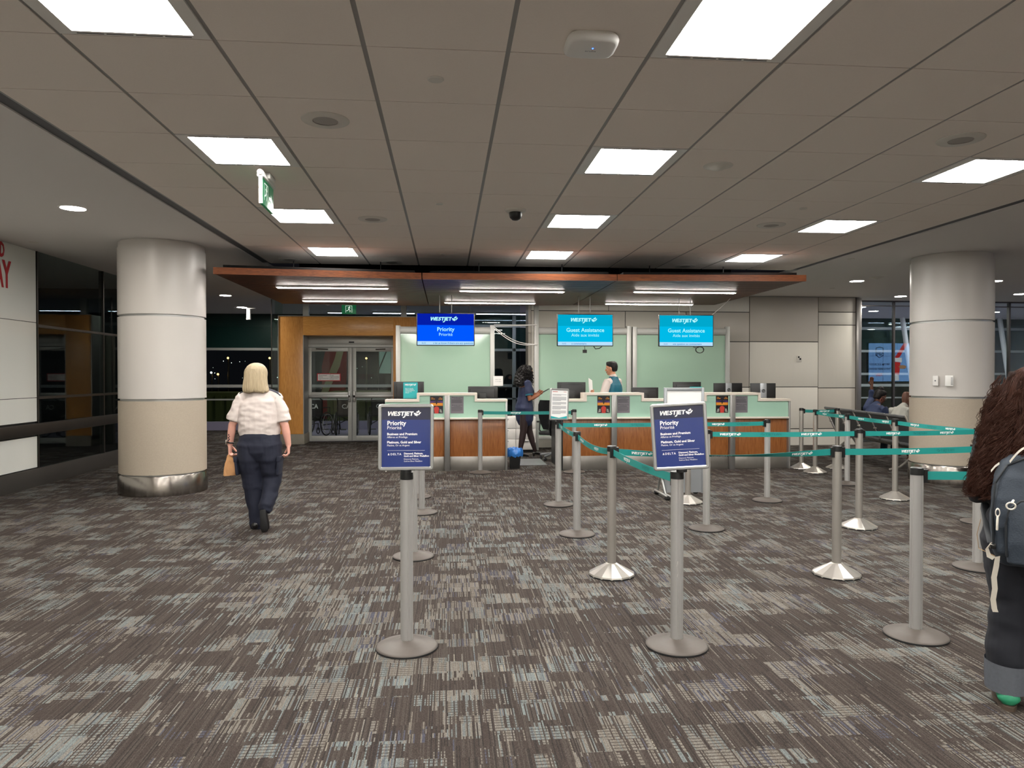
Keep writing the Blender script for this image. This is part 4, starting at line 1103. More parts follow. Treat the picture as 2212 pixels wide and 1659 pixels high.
def snap_sign(x, y, z, w, h, rz, roll, lab, kind, tiltx=0.0):
    t = thing('sign_frame', lab, 'sign', (x, y, z + h / 2)); t.rotation_euler = (tiltx, roll, rz)
    frame_mesh(w, h, .020, .018, .014).build('frame', 'alu_soft', t, angle=30)
    iw, ih = w - .04, h - .04
    if kind == 'priority':
        B(-iw / 2, iw / 2, -.006, -.004, -ih / 2, ih / 2 - .068).build('poster', 'navy', t, smooth=False)
        B(-iw / 2, iw / 2, -.006, -.004, ih / 2 - .068, ih / 2).build('poster', 'navyhead', t, smooth=False, label='dark header of the poster')
        mb = MB(); yy = -.0068
        put_logo(mb, -iw * .39, yy, ih / 2 - .046, .0245)
        for bx, bz, s, bo, tx in ((-.104, .068, .034, .025, 'Priority'), (-.104, .045, .026, 0, 'Priorité'), (-.104, .012, .0185, .028, 'Business and Premium'), (-.104, -.004, .0145, 0, 'Affaires et Privilège'),
            (-.104, -.034, .0185, .028, 'Platinum, Gold and Silver'), (-.104, -.050, .0145, 0, 'Platine, Or et Argent'), (-.012, -.096, .0135, .028, 'Diamond, Platinum,'), (-.012, -.110, .0135, .028, 'Gold and Silver Medallion'), (-.012, -.126, .0105, 0, 'Diamond, Platinum,'), (-.012, -.138, .0105, 0, 'Gold et Silver Medallion')):
            put_text(mb, tx, bx * iw / .265, yy, bz, s, bold=bo)
        put_text(mb, 'DELTA', -.085 * iw / .265, yy, -.100, .0165, bold=.015, spacing=1.3)
        M = wall_xf(-.096, yy, -.1, .012)
        for q in ([(-.5, 0), (.5, 0), (0, .35)], [(-.42, .15), (0, 1.0), (0, .5)], [(.42, .15), (0, .5), (0, 1.0)]): mb.bm.faces.new([mb.bm.verts.new(M @ Vector((p[0], p[1], 0))) for p in q])
        mb.box(-.104, .104, yy - .0002, yy, -.0745, -.0735)
        mb.build('lettering', 'text_white', t, smooth=False)
    else:
        B(-iw / 2, iw / 2, -.006, -.004, -ih / 2, ih / 2).build('sheet', 'paper', t, smooth=False)
        mb = MB(); mb.box(-iw * .42, -iw * .12, -.0068, -.006, ih / 2 - .022, ih / 2 - .016); mb.box(iw * .25, iw * .42, -.0068, -.006, ih / 2 - .022, ih / 2 - .018)
        mb.build('heading', 'poster_red', t, smooth=False)
        mb = MB(); z = ih / 2 - .05; random.seed(3)
        for blk in (2, 6, 4, 5, 5):
            for i in range(blk): mb.box(-iw * .43, iw * (.43 if i < blk - 1 else .1), -.0068, -.006, z - .004, z); z -= .0085
            z -= .012
        mb.build('text_lines', 'text_grey', t, smooth=False)
        mb = MB(); mb.poly([(-iw / 2, -ih / 2), (iw / 2, -ih / 2), (iw / 2, -ih / 2 + .03), (0, -ih / 2 + .008), (-iw / 2, -ih / 2 + .03)], axis='Y', d0=-.0068, d1=-.006); mb.build('footer', 'teal_card', t, smooth=False)
    mb = MB(); mb.lathe([(0, -h / 2 - .012), (.03, -h / 2 - .012), (.03, -h / 2 + .004), (0, -h / 2 + .004)], c=(0, -.003, 0), seg=24); mb.box(-.05, .05, -.012, .006, -h / 2, -h / 2 + .012)
    mb.build('adapter', 'blackplastic', t)
    return t
snap_sign(-.226, 4.085, 1.016, .308, .372, rad(3), rad(0.3), 'upright navy Priority sign in silver frame on the left stanchion', 'priority')
snap_sign(1.309, 3.97, 1.016, .312, .378, rad(-10), rad(-3.6), 'tilted navy Priority sign in silver frame on the right stanchion', 'priority')
snap_sign(1.326, 8.47, 1.016, .30, .375, rad(34), rad(2.5), 'white printed paper sign in silver frame near the navy dress woman', 'paper')

# ------------------------------------------------------------------ easel board
eb = thing('poster_stand', 'wheeled grey poster stand with blank white panel behind the tilted sign', 'poster stand', (3.0, 8.93, 0))
mb = MB(); 
mb.box(-.26, -.225, -.02, .02, .05, 1.39, .004); mb.box(.225, .26, -.02, .02, .05, 1.39, .004); mb.box(-.225, .225, -.02, .02, 1.35, 1.39, .004)
mb.build('frame', 'postgrey', eb)
B(-.225, .225, -.01, .01, .84, 1.35).build('white_panel', 'paper', eb, smooth=False)
B(-.225, .225, -.012, .012, .06, .84).build('lower_panel', 'postgrey', eb, smooth=False)
B(-.34, -.25, -.08, .08, .28, .36, .005).build('side_box', 'postgrey', eb)
mb = MB()
for sy in (-.35, .3): mb.tube([(-.3, 0, .3), (-.29, sy * .5, .07), (-.24, sy, .05)], .012)
mb.tube([(-.3, -.25, .055), (-.3, .25, .055)], .014)
mb.build('foot_rail', 'alu_soft', eb)
for x, y in ((-.28, -.22), (-.28, .24), (.24, .24)):
    m2 = MB().loft([(x - .014, y, .026), (x + .014, y, .026)], [.026, .026], (0, 0, 1), seg=18); m2.build('caster', 'rubber', eb)

# ------------------------------------------------------------------ bins, chairs, cabinet, mats
def bin_(x, y, lab):
    t = thing('waste_bin', lab, 'bin', (x, y, 0))
    MB().lathe([(0, 0), (.095, 0), (.125, .30), (.118, .30), (.09, .01), (0, .01)], seg=4, phase=PI / 4, sx=1.1, sy=1.1).build('bucket', 'blackplastic', t, smooth=False)
    mb = MB(); n = 40
    rings = []
    for r, z in ((.128, .20), (.142, .25), (.138, .305), (.12, .335), (.10, .31), (.09, .24), (0, .2)):
        if r == 0: rings.append([mb.bm.verts.new((0, 0, z))]); continue
        rings.append([mb.bm.verts.new(((r + random.uniform(-.008, .008)) * math.cos(2 * PI * i / n), (r + random.uniform(-.008, .008)) * math.sin(2 * PI * i / n), z + random.uniform(-.015, .015))) for i in range(n)])
    for A, Bq in zip(rings, rings[1:]):
        for i in range(n):
            if len(Bq) == 1: mb.bm.faces.new((A[i], A[(i + 1) % n], Bq[0]))
            else: mb.bm.faces.new((A[i], A[(i + 1) % n], Bq[(i + 1) % n], Bq[i]))
    mb.build('liner', 'blue_bag', t)
bin_(1.13, 11.95, 'black bin with blue liner between the left and middle counters')
bin_(5.82, 12.2, 'black bin with blue liner behind the right counter end')
tag(B(1.25, 1.72, 12.3, 13.2, 0, .012, .004).build('floor_mat', 'postgrey'), 'grey floor mat behind the bin between the counters', 'mat')
def office_chair(x, y, rz, lab):
    t = thing('office_chair', lab, 'chair', (x, y, 0), rz, 'black mesh office chairs')
    mb = MB(); pts = [(0, .24 + .02 * math.sin(i), .5 + i * .06) for i in range(1)]
    back = [(z, w, yy) for z, w, yy in ((.56, .17, .20), (.66, .21, .22), (.78, .235, .25), (.9, .235, .28), (1.02, .22, .31), (1.1, .18, .33))]
    rows = []
    for z, w, yy in back: rows.append([mb.bm.verts.new((w * k / 4, yy - .04 * (k / 4) ** 2, z)) for k in range(-4, 5)])
    for a, b in zip(rows, rows[1:]):
        for k in range(8): mb.bm.faces.new((a[k], a[k + 1], b[k + 1], b[k]))
    bmesh.ops.solidify(mb.bm, geom=mb.bm.faces[:], thickness=.03)
    mb.build('backrest', 'mesh_black', t)
    B(-.24, .24, -.24, .22, .46, .53, .025).build('seat', 'mesh_black', t)
    mb = MB(); mb.tube([(0, .2, .47), (0, .27, .6), (0, .28, .75)], .025); mb.build('back_support', 'blackplastic', t)
    for s in (-1, 1):
        mb = MB(); mb.tube([(s * .24, .05, .48), (s * .29, .05, .55), (s * .29, .02, .68)], .015); mb.box(s * .29 - .03, s * .29 + .03, -.12, .12, .68, .71, .008); mb.build('armrest', 'blackplastic', t)
    MB().lathe([(.03, .12), (.03, .47), (0, .47)], seg=16).build('column', 'chrome', t)
    for i in range(5):
        a = 2 * PI * i / 5; mb = MB(); mb.tube([(0, 0, .13), (.28 * math.cos(a), .28 * math.sin(a), .085)], .02); l = mb.build('leg', 'postgrey', t)
        MB().ball((.28 * math.cos(a), .28 * math.sin(a), .032), (.028, .028, .032), 12).build('caster', 'rubber', l)
office_chair(1.98, 13.1, rad(150), 'black mesh office chair behind the left end of the middle counter')
office_chair(4.55, 13.4, rad(160), 'black mesh office chair mostly hidden behind the right counter monitors')
cb = thing('drawer_cabinet', 'low white drawer cabinet behind the woman in navy dress', 'cabinet', (1.37, 14.2, 0))
B(-.40, .40, .1, .5, .06, .72, .003).build('body', 'white', cb)
B(-.38, .38, .12, .5, 0, .06).build('plinth', 'black', cb, smooth=False)
for i, (z0, z1) in enumerate(((.07, .27), (.28, .48), (.49, .71))):
    for x0, x1 in ((-.395, -.005), (.005, .395)):
        d = B(x0, x1, .08, .1, z0, z1, .003).build('drawer', 'white', cb); B((x0 + x1) / 2 - .06, (x0 + x1) / 2 + .06, .065, .08, z1 - .04, z1 - .028).build('handle', 'postgrey', d)
wb = thing('work_shelf', 'white shelf unit with keyboard behind the left counter end', 'shelf', (.55, 13.9, 0))
B(-.35, .35, 0, .5, .98, 1.02, .003).build('top', 'offwhite', wb); B(-.33, -.3, 0, .5, 0, .98).build('side_panel', 'white', wb); B(.3, .33, 0, .5, 0, .98).build('side_panel', 'white', wb)
kb = thing('keyboard', 'black keyboard on the shelf behind the left counter end', 'keyboard', (.7, 13.95, 1.02))
B(-.22, .18, 0, .14, 0, .02, .004).build('case', 'blackplastic', kb)

# ------------------------------------------------------------------ wheelchairs behind the doors
def wheelchair(x, y, rz, lab, first=[None]):
    if first[0] is not None: return copy_tree(first[0], lab, (x, y, 0), rz)
    t = thing('wheelchair', lab, 'wheelchair', (x, y, 0), rz, 'black wheelchairs behind the glass doors')
    for s in (-1, 1):
        w = MB().torus((s * .26, 0, .305), .29, .016, 'X', 40, 8).build('rear_wheel', 'rubber', t)
        mb = MB().torus((s * .295, 0, .305), .25, .008, 'X', 40, 6)
        for k in range(12):
            a = k * PI / 6; mb.tube([(s * .26, 0, .305), (s * .26, .28 * math.cos(a), .305 + .28 * math.sin(a))], .003, 5)
        mb.build('hand_rim', 'chrome', w)
        MB().torus((s * .22, -.42, .09), .075, .014, 'X', 24, 6).build('front_wheel', 'rubber', t)
    mb = MB()
    for s in (-1, 1):
        mb.tube([(s * .22, .12, .3), (s * .22, .14, .92), (s * .22, .24, .95)], .014)
        mb.tube([(s * .22, .12, .52), (s * .22, -.42, .5), (s * .2, -.58, .12)], .014); mb.tube([(s * .22, .12, .28), (s * .22, -.42, .28), (s * .22, -.42, .1)], .014)
        mb.tube([(s * .24, .12, .72), (s * .24, -.2, .72), (s * .24, -.22, .5)], .014)
    mb.tube([(-.22, .1, .3), (.22, -.3, .5)], .01); mb.tube([(.22, .1, .3), (-.22, -.3, .5)], .01)
    mb.build('frame', 'blackplastic', t)
    B(-.21, .21, -.38, .1, .49, .53, .012).build('seat', 'mesh_black', t)
    B(-.21, .21, .11, .15, .52, .92, .012).build('backrest', 'mesh_black', t)
    mb = MB()
    for s in (-1, 1): mb.box(s * .12 - .07, s * .12 + .07, -.72, -.56, .10, .12, .004)
    mb.build('footplate', 'darkplastic', t)
    mb = MB(); put_text(mb, 'CA', 0, .157, .70, .16, '+Y', bold=.02, align='CENTER'); put_text(mb, 'CA', 0, .105, .70, .14, '-Y', bold=.02, align='CENTER'); mb.build('lettering', 'text_white', t, smooth=False)
    first[0] = t; return t
wheelchair(-3.3, 18.9, rad(160), 'leftmost wheelchair behind the left door leaf')
wheelchair(-2.55, 18.8, rad(184), 'second wheelchair from left, seen through the left door leaf')
wheelchair(-1.72, 18.9, rad(190), 'wheelchair seen through the right door leaf near the centre')
wheelchair(-1.02, 18.9, rad(172), 'rightmost wheelchair partly hidden by the left counter')

# ------------------------------------------------------------------ airport seats
def bench(x, y, rz, n, lab):
    t = thing('airport_bench', lab, 'seat row', (x, y, 0), rz, 'grey airport seat rows')
    w = .66
    for i in range(n):
        c = i * w
        mb = MB(); rows = []
        for yy, z in ((-.02, .44), (.06, .62), (.16, .82), (.20, .885)):
            rows.append([mb.bm.verts.new((c + u, yy, z)) for u in (-.31, -.1, .1, .31)])
        for a, b in zip(rows, rows[1:]):
            for k in range(3): mb.bm.faces.new((a[k], a[k + 1], b[k + 1], b[k]))
        bmesh.ops.solidify(mb.bm, geom=mb.bm.faces[:], thickness=.035)
        mb.build('backrest', 'seat_grey', t)
        MB().loft([(c - .30, .205, .89), (c + .30, .205, .89)], [.024, .024], (0, 0, 1), seg=14).build('top_roll', 'seat_grey', t)
        mb = MB(); mb.box(c - .30, c + .30, -.46, 0, .40, .45, .02); mb.loft([(c - .29, -.46, .42), (c + .29, -.46, .42)], [.03, .03], (0, 0, 1), seg=12); mb.build('seat', 'seat_grey', t)
    for i in range(n + 1):
        c = i * w - w / 2
        mb = MB(); mb.tube([(c, .20, .90), (c, .10, .66), (c, 0, .44), (c, -.1, .38)], .011)
        mb.tube([(c, .1, .62), (c, -.3, .62), (c, -.34, .42)], .014); mb.build('arm_frame', 'chrome', t)
    MB().box(-w / 2, n * w - w / 2, -.24, -.16, .33, .38, .006).build('beam', 'darksteel', t)
    for c in (0.0, (n - 1) * w):
        mb = MB(); mb.tube([(c, -.2, .34), (c, .12, .06), (c, .28, .02)], .02); mb.tube([(c, -.2, .34), (c, -.42, .02)], .02); mb.build('leg', 'chrome', t)
    return t
bench(7.43, 11.05, rad(82), 5, 'long grey airport seat row seen from behind left of the right column')
bench(7.44, 8.75, rad(-90), 3, 'grey airport seats mostly hidden behind the backpack woman')

# ------------------------------------------------------------------ outside at night
struct(B(-60, 80, 21.2, 120, -.8, -.7), 'ground', 'ext_ground', smooth=False)
struct(B(-30, LX - 1, -10, 21.2, -.8, -.7), 'ground', 'ext_ground', smooth=False)
mb = B(-9.5, -5.4, 24, 26, -.7, .98)
for i in range(12): mb.box(-9.5 + i * .35, -9.5 + i * .35 + .18, 23.95, 24, -.6, .9)
tag(mb.build('cargo_container', 'container_green', smooth=False), 'olive green corrugated container outside the far left window', 'container')
mb = B(-3.9, -.5, 24.2, 26, -.7, 1.0)
for i in range(10): mb.box(-3.9 + i * .35, -3.9 + i * .35 + .18, 24.15, 24.2, -.6, .95)
tag(mb.build('cargo_container', 'container_green', smooth=False), 'olive green container outside behind the wheelchairs', 'container')
tl = thing('aircraft_tail', 'red and cream aircraft tail outside beyond the left door leaf', 'aircraft tail', (-7.0, 38, 0))
mb = MB(); mb.poly([(.6, -.7), (1.5, -.7), (1.8, 1.0), (1.85, 1.5), (1.9, 5.2), (1.3, 5.2), (.6, 2.0)], axis='Y', d0=0, d1=.3); mb.build('fin', 'tail_red', tl, smooth=False)
mb = MB(); mb.poly([(.5, .5), (.8, .4), (1.5, 2.0), (1.86, 3.4), (1.6, 3.8), (1.25, 2.4)], axis='Y', d0=-.02, d1=0); mb.build('stripe', 'tail_cream', tl, smooth=False)
for (x, z, lab, mt) in ((-13.4, 2.5, 'left of the blonde woman', 'night_lamp'), (-10.9, 2.5, 'behind the blonde woman', 'night_lamp'), (-5.0, 2.5, 'seen through the right door leaf', 'night_lamp'), (-6.45, .7, 'low in the left door leaf', 'night_lamp'), (-14.4, 1.6, 'low white one at far left', 'night_lamp_white'), (-14.0, 1.5, 'yellow one at far left', 'night_lamp')):
    t = thing('floodlight', 'glowing airfield floodlight outside, ' + lab, 'floodlight', (x, 46, -.7), 0, 'airfield floodlights')
    MB().tube([(0, 0, 0), (0, 0, z + .7)], .06).build('mast', 'darksteel', t); MB().ball((0, -.1, z + .8), .065, 12).build('lamp', mt, t)
random.seed(11)
mb = MB()
for i in range(70):
    x = random.choice((random.uniform(-30, -8), random.uniform(-6, 2), random.uniform(2, 50))); mb.ball((x, 95, random.choice((1.2, 1.8, 2.6, 3.3)) + random.uniform(-.2, .2)), random.uniform(.02, .06), 6)
tag(mb.build('distant_lights', 'night_lamp_white'), 'tiny scattered lights on the night horizon', 'distant lights', kind='stuff')
hg = thing('hangar', 'lit hangar frame outside seen between the door leaves', 'hangar', (-6.5, 70, -.7))
B(0, 6.5, 0, .2, 2.4, 6.0).build('lit_bay', 'corr_on', hg, smooth=False)
hg.children[0].data.materials[0] = MATS['corr_on'].copy(); hg.children[0].data.materials[0].node_tree.nodes['Emission'].inputs[1].default_value = .35
hg.children[0].data.materials[0].node_tree.nodes['Emission'].inputs[0].default_value = lin((150, 170, 160))
mb = MB()
for i in range(6): mb.tube([(i * 1.3, -.1, 0), (i * 1.3, -.1, 6.5)], .1); mb.tube([(i * 1.3, -.1, 2.6), (i * 1.3 + 1.3, -.1, 5.8)], .06)
mb.box(-.3, 6.8, -.3, .3, 5.9, 6.9); mb.build('truss', 'black', hg)
ld = D.lights.new('added_apron_fill', 'POINT'); ld.energy = 700; ld.color = (1, .85, .65); ld.shadow_soft_size = .3  # added point light without a fitting, brightens the aircraft tail
lo = D.objects.new('added_apron_fill', ld); C.objects.link(lo); lo.location = (-2.5, 30, 9); 
ld = D.lights.new('added_apron_fill', 'POINT'); ld.energy = 170; ld.color = (1, .9, .7); ld.shadow_soft_size = .3  # second added point light, lifts the containers near the glass
lo = D.objects.new('added_apron_fill', ld); C.objects.link(lo); lo.location = (-4.5, 22.6, 3.6)

# video walls in the hall behind and beside the camera (seen in reflections)
def video_wall(x, y, z, w, h, rz, lab):
    t = thing('video_wall', lab, 'display screen', (x, y, z), rz, 'advertising video walls')
    B(-w / 2 - .03, w / 2 + .03, .01, .12, -h / 2 - .03, h / 2 + .03).build('casing', 'blackplastic', t)
    B(-w / 2, w / 2, 0, .01, -h / 2, h / 2).build('screen', 'ad_blue', t, smooth=False)
    mb = MB(); 
    for i in (1, 2): mb.box(-w / 2 + w * i / 3 - .004, -w / 2 + w * i / 3 + .004, -.004, 0, -h / 2, h / 2); mb.box(-w / 2, w / 2, -.004, 0, -h / 2 + h * i / 3 - .004, -h / 2 + h * i / 3 + .004)
    mb.build('seam', 'ad_navy', t, smooth=False)
    s = h / 1.5
    mb = MB(); put_text(mb, 'NFL', w * .25, -.005, .18 * h, .2 * s, bold=.02, align='CENTER'); put_text(mb, 'FROM KICKOFF', w * .25, -.005, -.08 * h, .12 * s, bold=.02, align='CENTER'); put_text(mb, 'TO SUPER BOWL', w * .25, -.005, -.2 * h, .12 * s, bold=.02, align='CENTER')
    M = wall_xf(w * .25, -.004, .12 * h, .5 * s)
    pts = [(-.3, .75), (0, .85), (.3, .75), (.3, .2), (0, 0), (-.3, .2)]
    for k in range(6):
        a, b = Vector(pts[k]), Vector(pts[(k + 1) % 6]); nn = Vector((-(b - a).y, (b - a).x)).normalized() * .03
        mb.bm.faces.new([mb.bm.verts.new(M @ Vector((p.x, p.y, 0))) for p in (a + nn, a - nn, b - nn, b + nn)])
    mb.build('lettering', 'ad_navy', t, smooth=False)
    mb = MB(); put_text(mb, 'TSN', w * .25, -.005, -.36 * h, .15 * s, bold=.02, align='CENTER', shear=.3)
    mb.poly([(-.42 * w, .5 * h), (-.32 * w, .5 * h), (-.1 * w, .1 * h), (-.18 * w, .05 * h)], axis='Y', d0=-.005, d1=-.001)
    mb.poly([(-.25 * w, 0), (-.05 * w, .02 * h), (-.04 * w, -.3 * h), (-.22 * w, -.32 * h)], axis='Y', d0=-.005, d1=-.001); mb.build('red_picture', 'ad_red', t, smooth=False)
    mb = MB(); mb.poly([(-.28 * w, .12 * h), (-.1 * w, .12 * h), (-.1 * w, .02 * h), (-.28 * w, .0 * h)], axis='Y', d0=-.006, d1=-.001); mb.poly([(-.2 * w, -.32 * h), (-.04 * w, -.3 * h), (-.02 * w, -.48 * h), (-.22 * w, -.48 * h)], axis='Y', d0=-.006, d1=-.001); mb.build('pale_picture', 'ad_white', t, smooth=False)
    mb = MB(); mb.poly([(-.3 * w + .09 * w * math.cos(k * PI / 6), -.12 * h + .05 * h * math.sin(k * PI / 6)) for k in range(12)], axis='Y', d0=-.006, d1=-.001); mb.build('ball_picture', 'ad_tan', t, smooth=False)
    return t
video_wall(17.4, 5.0, 2.05, 1.75, 1.5, PI, 'advertising video wall right of the camera, reflected in the far glass')

# ================================================================== PEOPLE
def remesh(mb, name, mat, parent, voxel=.007, smooth=4, disp=None):
    """join closed volumes into one continuous skin"""
    me = D.meshes.new(name); bmesh.ops.recalc_face_normals(mb.bm, faces=mb.bm.faces); mb.bm.to_mesh(me); mb.bm.free()
    o = D.objects.new(name, me); C.objects.link(o)
    md = o.modifiers.new('r', 'REMESH'); md.mode = 'VOXEL'; md.voxel_size = voxel
    sm = o.modifiers.new('s', 'SMOOTH'); sm.factor = .5; sm.iterations = smooth
    dg = bpy.context.evaluated_depsgraph_get(); dg.update()
    m2 = D.meshes.new_from_object(o.evaluated_get(dg)); D.objects.remove(o); D.meshes.remove(me)
    m2.name = name; m2.materials.clear(); m2.materials.append(MATS[mat]); m2.shade_smooth()
    if disp:
        nv = len(m2.vertices); co = [0.0] * nv * 3; no = [0.0] * nv * 3
        m2.vertices.foreach_get('co', co); m2.vertices.foreach_get('normal', no)
        for i in range(0, nv * 3, 3):
            k_ = disp(Vector(co[i:i + 3]))
            co[i] += no[i] * k_; co[i + 1] += no[i + 1] * k_; co[i + 2] += no[i + 2] * k_
        m2.vertices.foreach_set('co', co); m2.update()
    o = D.objects.new(name, m2); C.objects.link(o); o.parent = parent
    return o
def wr(amp, f=9.0, st=(1, 1, 1)):
    return lambda c: amp * (noise.noise(Vector((c.x * f * st[0], c.y * f * st[1], c.z * f * st[2]))) + .5 * noise.noise(Vector((c.x * f * 2.3 * st[0] + 7, c.y * f * 2.3 * st[1], c.z * f * 2.3 * st[2]))))
V = Vector
def head(mb, c, M, s=1.0, nose=True):
    """head volume centred on c; M rotates from face=+Y frame"""
    prof = [(-.118, .012, .030, .030), (-.108, .020, .042, .045), (-.088, .016, .054, .066), (-.06, .010, .063, .080), (-.03, .004, .069, .090), (0, 0, .074, .096), (.03, -.004, .077, .099), (.06, -.008, .074, .096), (.085, -.010, .062, .082), (.103, -.010, .042, .056), (.112, -.010, .018, .026)]
    t = MB(); rings = []
    for z, y, rx, ry in prof: rings.append([t.bm.verts.new((rx * math.cos(2 * PI * k / 20), y + ry * math.sin(2 * PI * k / 20), z)) for k in range(20)])
    for a, b in zip(rings, rings[1:]):
        for k in range(20): t.bm.faces.new((a[k], a[(k + 1) % 20], b[(k + 1) % 20], b[k]))
    t.bm.faces.new(rings[0]); t.bm.faces.new(rings[-1])
    t.loft([(0, .086, .018), (0, .104, -.012), (0, .112, -.030)], [(.009, .009), (.012, .012), (.015, .011)], seg=10)          # nose
    for sx in (-1, 1):
        t.ball((sx * .012, .098, -.034), .008, 8)
        t.ball((sx * .078, -.005, -.01), (.010, .022, .034), 12)                                                          # ears
        t.loft([(sx * .012, .088, .032), (sx * .044, .078, .034)], [.008, .007], seg=8)                                     # brows
        t.ball((sx * .036, .066, -.03), (.026, .022, .022), 10)                                                             # cheeks
    t.loft([(-.02, .090, -.060), (0, .098, -.058), (.02, .090, -.060)], [.006, .008, .006], seg=8)                          # lips
    t.loft([(-.017, .088, -.071), (0, .095, -.072), (.017, .088, -.071)], [.006, .008, .006], seg=8)
    t.ball((0, .074, -.098), (.024, .020, .018), 10)
    mat = Matrix.Translation(c) @ M @ Matrix.Scale(s, 4); t.xf(mat)
    tmp = D.meshes.new('t'); t.bm.to_mesh(tmp); t.bm.free(); mb.bm.from_mesh(tmp); D.meshes.remove(tmp)
def face_bits(root, c, M, s, iris='black'):
    mat = Matrix.Translation(c) @ M @ Matrix.Scale(s, 4)
    mb = MB()
    for sx in (-1, 1): mb.ball((sx * .030, .083, .010), (.0135, .010, .009), 12)
    mb.xf(mat); mb.build('eyes', 'white', root)
    mb = MB()
    for sx in (-1, 1): mb.ball((sx * .030, .0905, .010), .0058, 10)
    mb.xf(mat); mb.build('irises', iris, root)
    mb = MB(); mb.loft([(-.022, .0935, -.0655), (0, .1030, -.065), (.022, .0935, -.0655)], [.0045, .0075, .0045], seg=8); mb.xf(mat); mb.build('lips', 'lips', root)
def hand(mb, w, d, n, side, curl=(.5, .5, .55, .6), s=1.0, thumb=.5):
    """wrist w, direction d, palm normal n, side vector = towards the thumb"""
    w, d, n = V(w), V(d).normalized(), V(n).normalized(); n = (n - d * n.dot(d)).normalized(); sd = V(side); sd = (sd - d * sd.dot(d) - n * sd.dot(n)).normalized()
    P = lambda a, b, c: w + (d * a + sd * b + n * c) * s
    mb.loft([P(-.02, 0, 0), P(.02, 0, 0), P(.055, 0, 0), P(.085, 0, .0)], [(.027 * s, .019 * s), (.034 * s, .017 * s), (.040 * s, .015 * s), (.038 * s, .012 * s)], sd, seg=14)
    for i, (off, L) in enumerate(((.030, .072), (.010, .082), (-.011, .076), (-.030, .060))):
        base = P(.082, off, 0); a = 0; dd = d; pts = [base - d * .012 * s]; p = base; c = curl[i]
        pts.append(p)
        for seg, fr in enumerate((.45, .32, .23)):
            a += c * (1.0, 1.15, .8)[seg]
            dd = d * math.cos(a) + n * math.sin(a) + sd * (off * 1.0)
            p = p + dd.normalized() * L * fr * s; pts.append(p)
        mb.loft(pts, [.0095 * s, .0095 * s, .009 * s, .0085 * s, .0072 * s], sd, seg=10)
    p0 = P(.018, .024, .004); t1 = (d * .55 + sd * .8 + n * .25).normalized(); t2 = (d * .9 + sd * (.45 - thumb * .6) + n * (.2 + thumb * .7)).normalized()
    mb.loft([p0, p0 + t1 * .03 * s, p0 + t1 * .045 * s + t2 * .012 * s, p0 + t1 * .045 * s + t2 * .045 * s], [.014 * s, .0125 * s, .0112 * s, .009 * s], n, seg=10)
def rotm(yaw=0, pitch=0, roll=0): return Matrix.Rotation(rad(yaw), 4, 'Z') @ Matrix.Rotation(rad(pitch), 4, 'X') @ Matrix.Rotation(rad(roll), 4, 'Y')
def arm(mb, sh, el, wr_, k=1.0): mb.loft([sh, V(sh).lerp(V(el), .45), el, V(el).lerp(V(wr_), .35), wr_], [.050 * k, .045 * k, .037 * k, .038 * k, .026 * k], (1, 0, .1), seg=14)
def shoe(mb, heel, toe, up=(0, 0, 1), s=1.0):
    heel, toe, up = V(heel), V(toe), V(up).normalized(); d = (toe - heel); L = d.length; d.normalize(); side = d.cross(up)
    mb.loft([heel + d * .02, heel + d * L * .3, heel + d * L * .6, heel + d * L * .85, heel + d * (L - .02)], [(.036 * s, .040 * s), (.038 * s, .040 * s), (.046 * s, .034 * s), (.044 * s, .026 * s), (.030 * s, .018 * s)], side, seg=16)

# ---------------- blonde woman walking away
p1 = thing('person', 'person with blonde bob, white uniform shirt and navy trousers walking away with paper bag', 'person', (-1.86, 7.42, 0), rad(-3))
hc = V((-.03, .02, 1.53)); HM = rotm(3, -4)
mb = MB(); head(mb, hc, HM, .97)
mb.loft([(-.02, 0, 1.32), (-.025, .01, 1.44)], [(.055, .055), (.05, .055)])
mb.loft([(0, 0, .88), (0, 0, 1.0), (0, .005, 1.15), (0, .005, 1.24), (-.01, 0, 1.32)], [(.185, .12), (.175, .11), (.18, .115), (.165, .095), (.09, .05)])
LS, RS = V((-.185, 0, 1.325)), V((.185, 0, 1.315)); LE, RE = V((-.265, -.02, 1.055)), V((.255, -.02, 1.045)); LW, RW = V((-.305, .03, .845)), V((.275, .03, .845))
arm(mb, LS + V((.025, 0, -.07)), LE, LW, 1.0); arm(mb, RS + V((-.025, 0, -.07)), RE, RW, 1.04)
hand(mb, LW, (-.02, .1, -1), (1, 0, 0), (0, 1, 0), (.75, .8, .85, .9), .98, 1.0)
hand(mb, RW, (0.02, -.05, -1), (-1, -.2, 0), (0, 1, 0), (.55, .6, .7, .75), .98, .6)
mb.loft([(-.09, 0, .9), (-.07, .06, .5), (-.045, .08, .09)], [.085, .058, .042]); mb.loft([(.09, 0, .9), (.105, .02, .5), (.075, -.10, .25)], [.085, .058, .042])
remesh(mb, 'body', 'skin_pale', p1, .0055)
mb = MB()
mb.loft([(0, .0, .94), (0, -.005, 1.0), (0, -.005, 1.1), (0, -.003, 1.2), (0, 0, 1.28), (-.005, 0, 1.345), (-.02, 0, 1.40)], [(.195, .135), (.205, .148), (.212, .145), (.205, .138), (.205, .122), (.150, .085), (.062, .06)], seg=24)
for a, b, sg_ in ((LS, LE, -1), (RS, RE, 1)):
    mb.loft([a + V((-sg_ * .06, 0, -.025)), a + V((-sg_ * .01, 0, -.008)), a.lerp(b, .35), a.lerp(b, .72), a.lerp(b, .85), a.lerp(b, .87)], [(.070, .070), (.066, .070), (.064, .068), (.070, .073), (.072, .075), (.040, .040)], seg=18, cap=True)
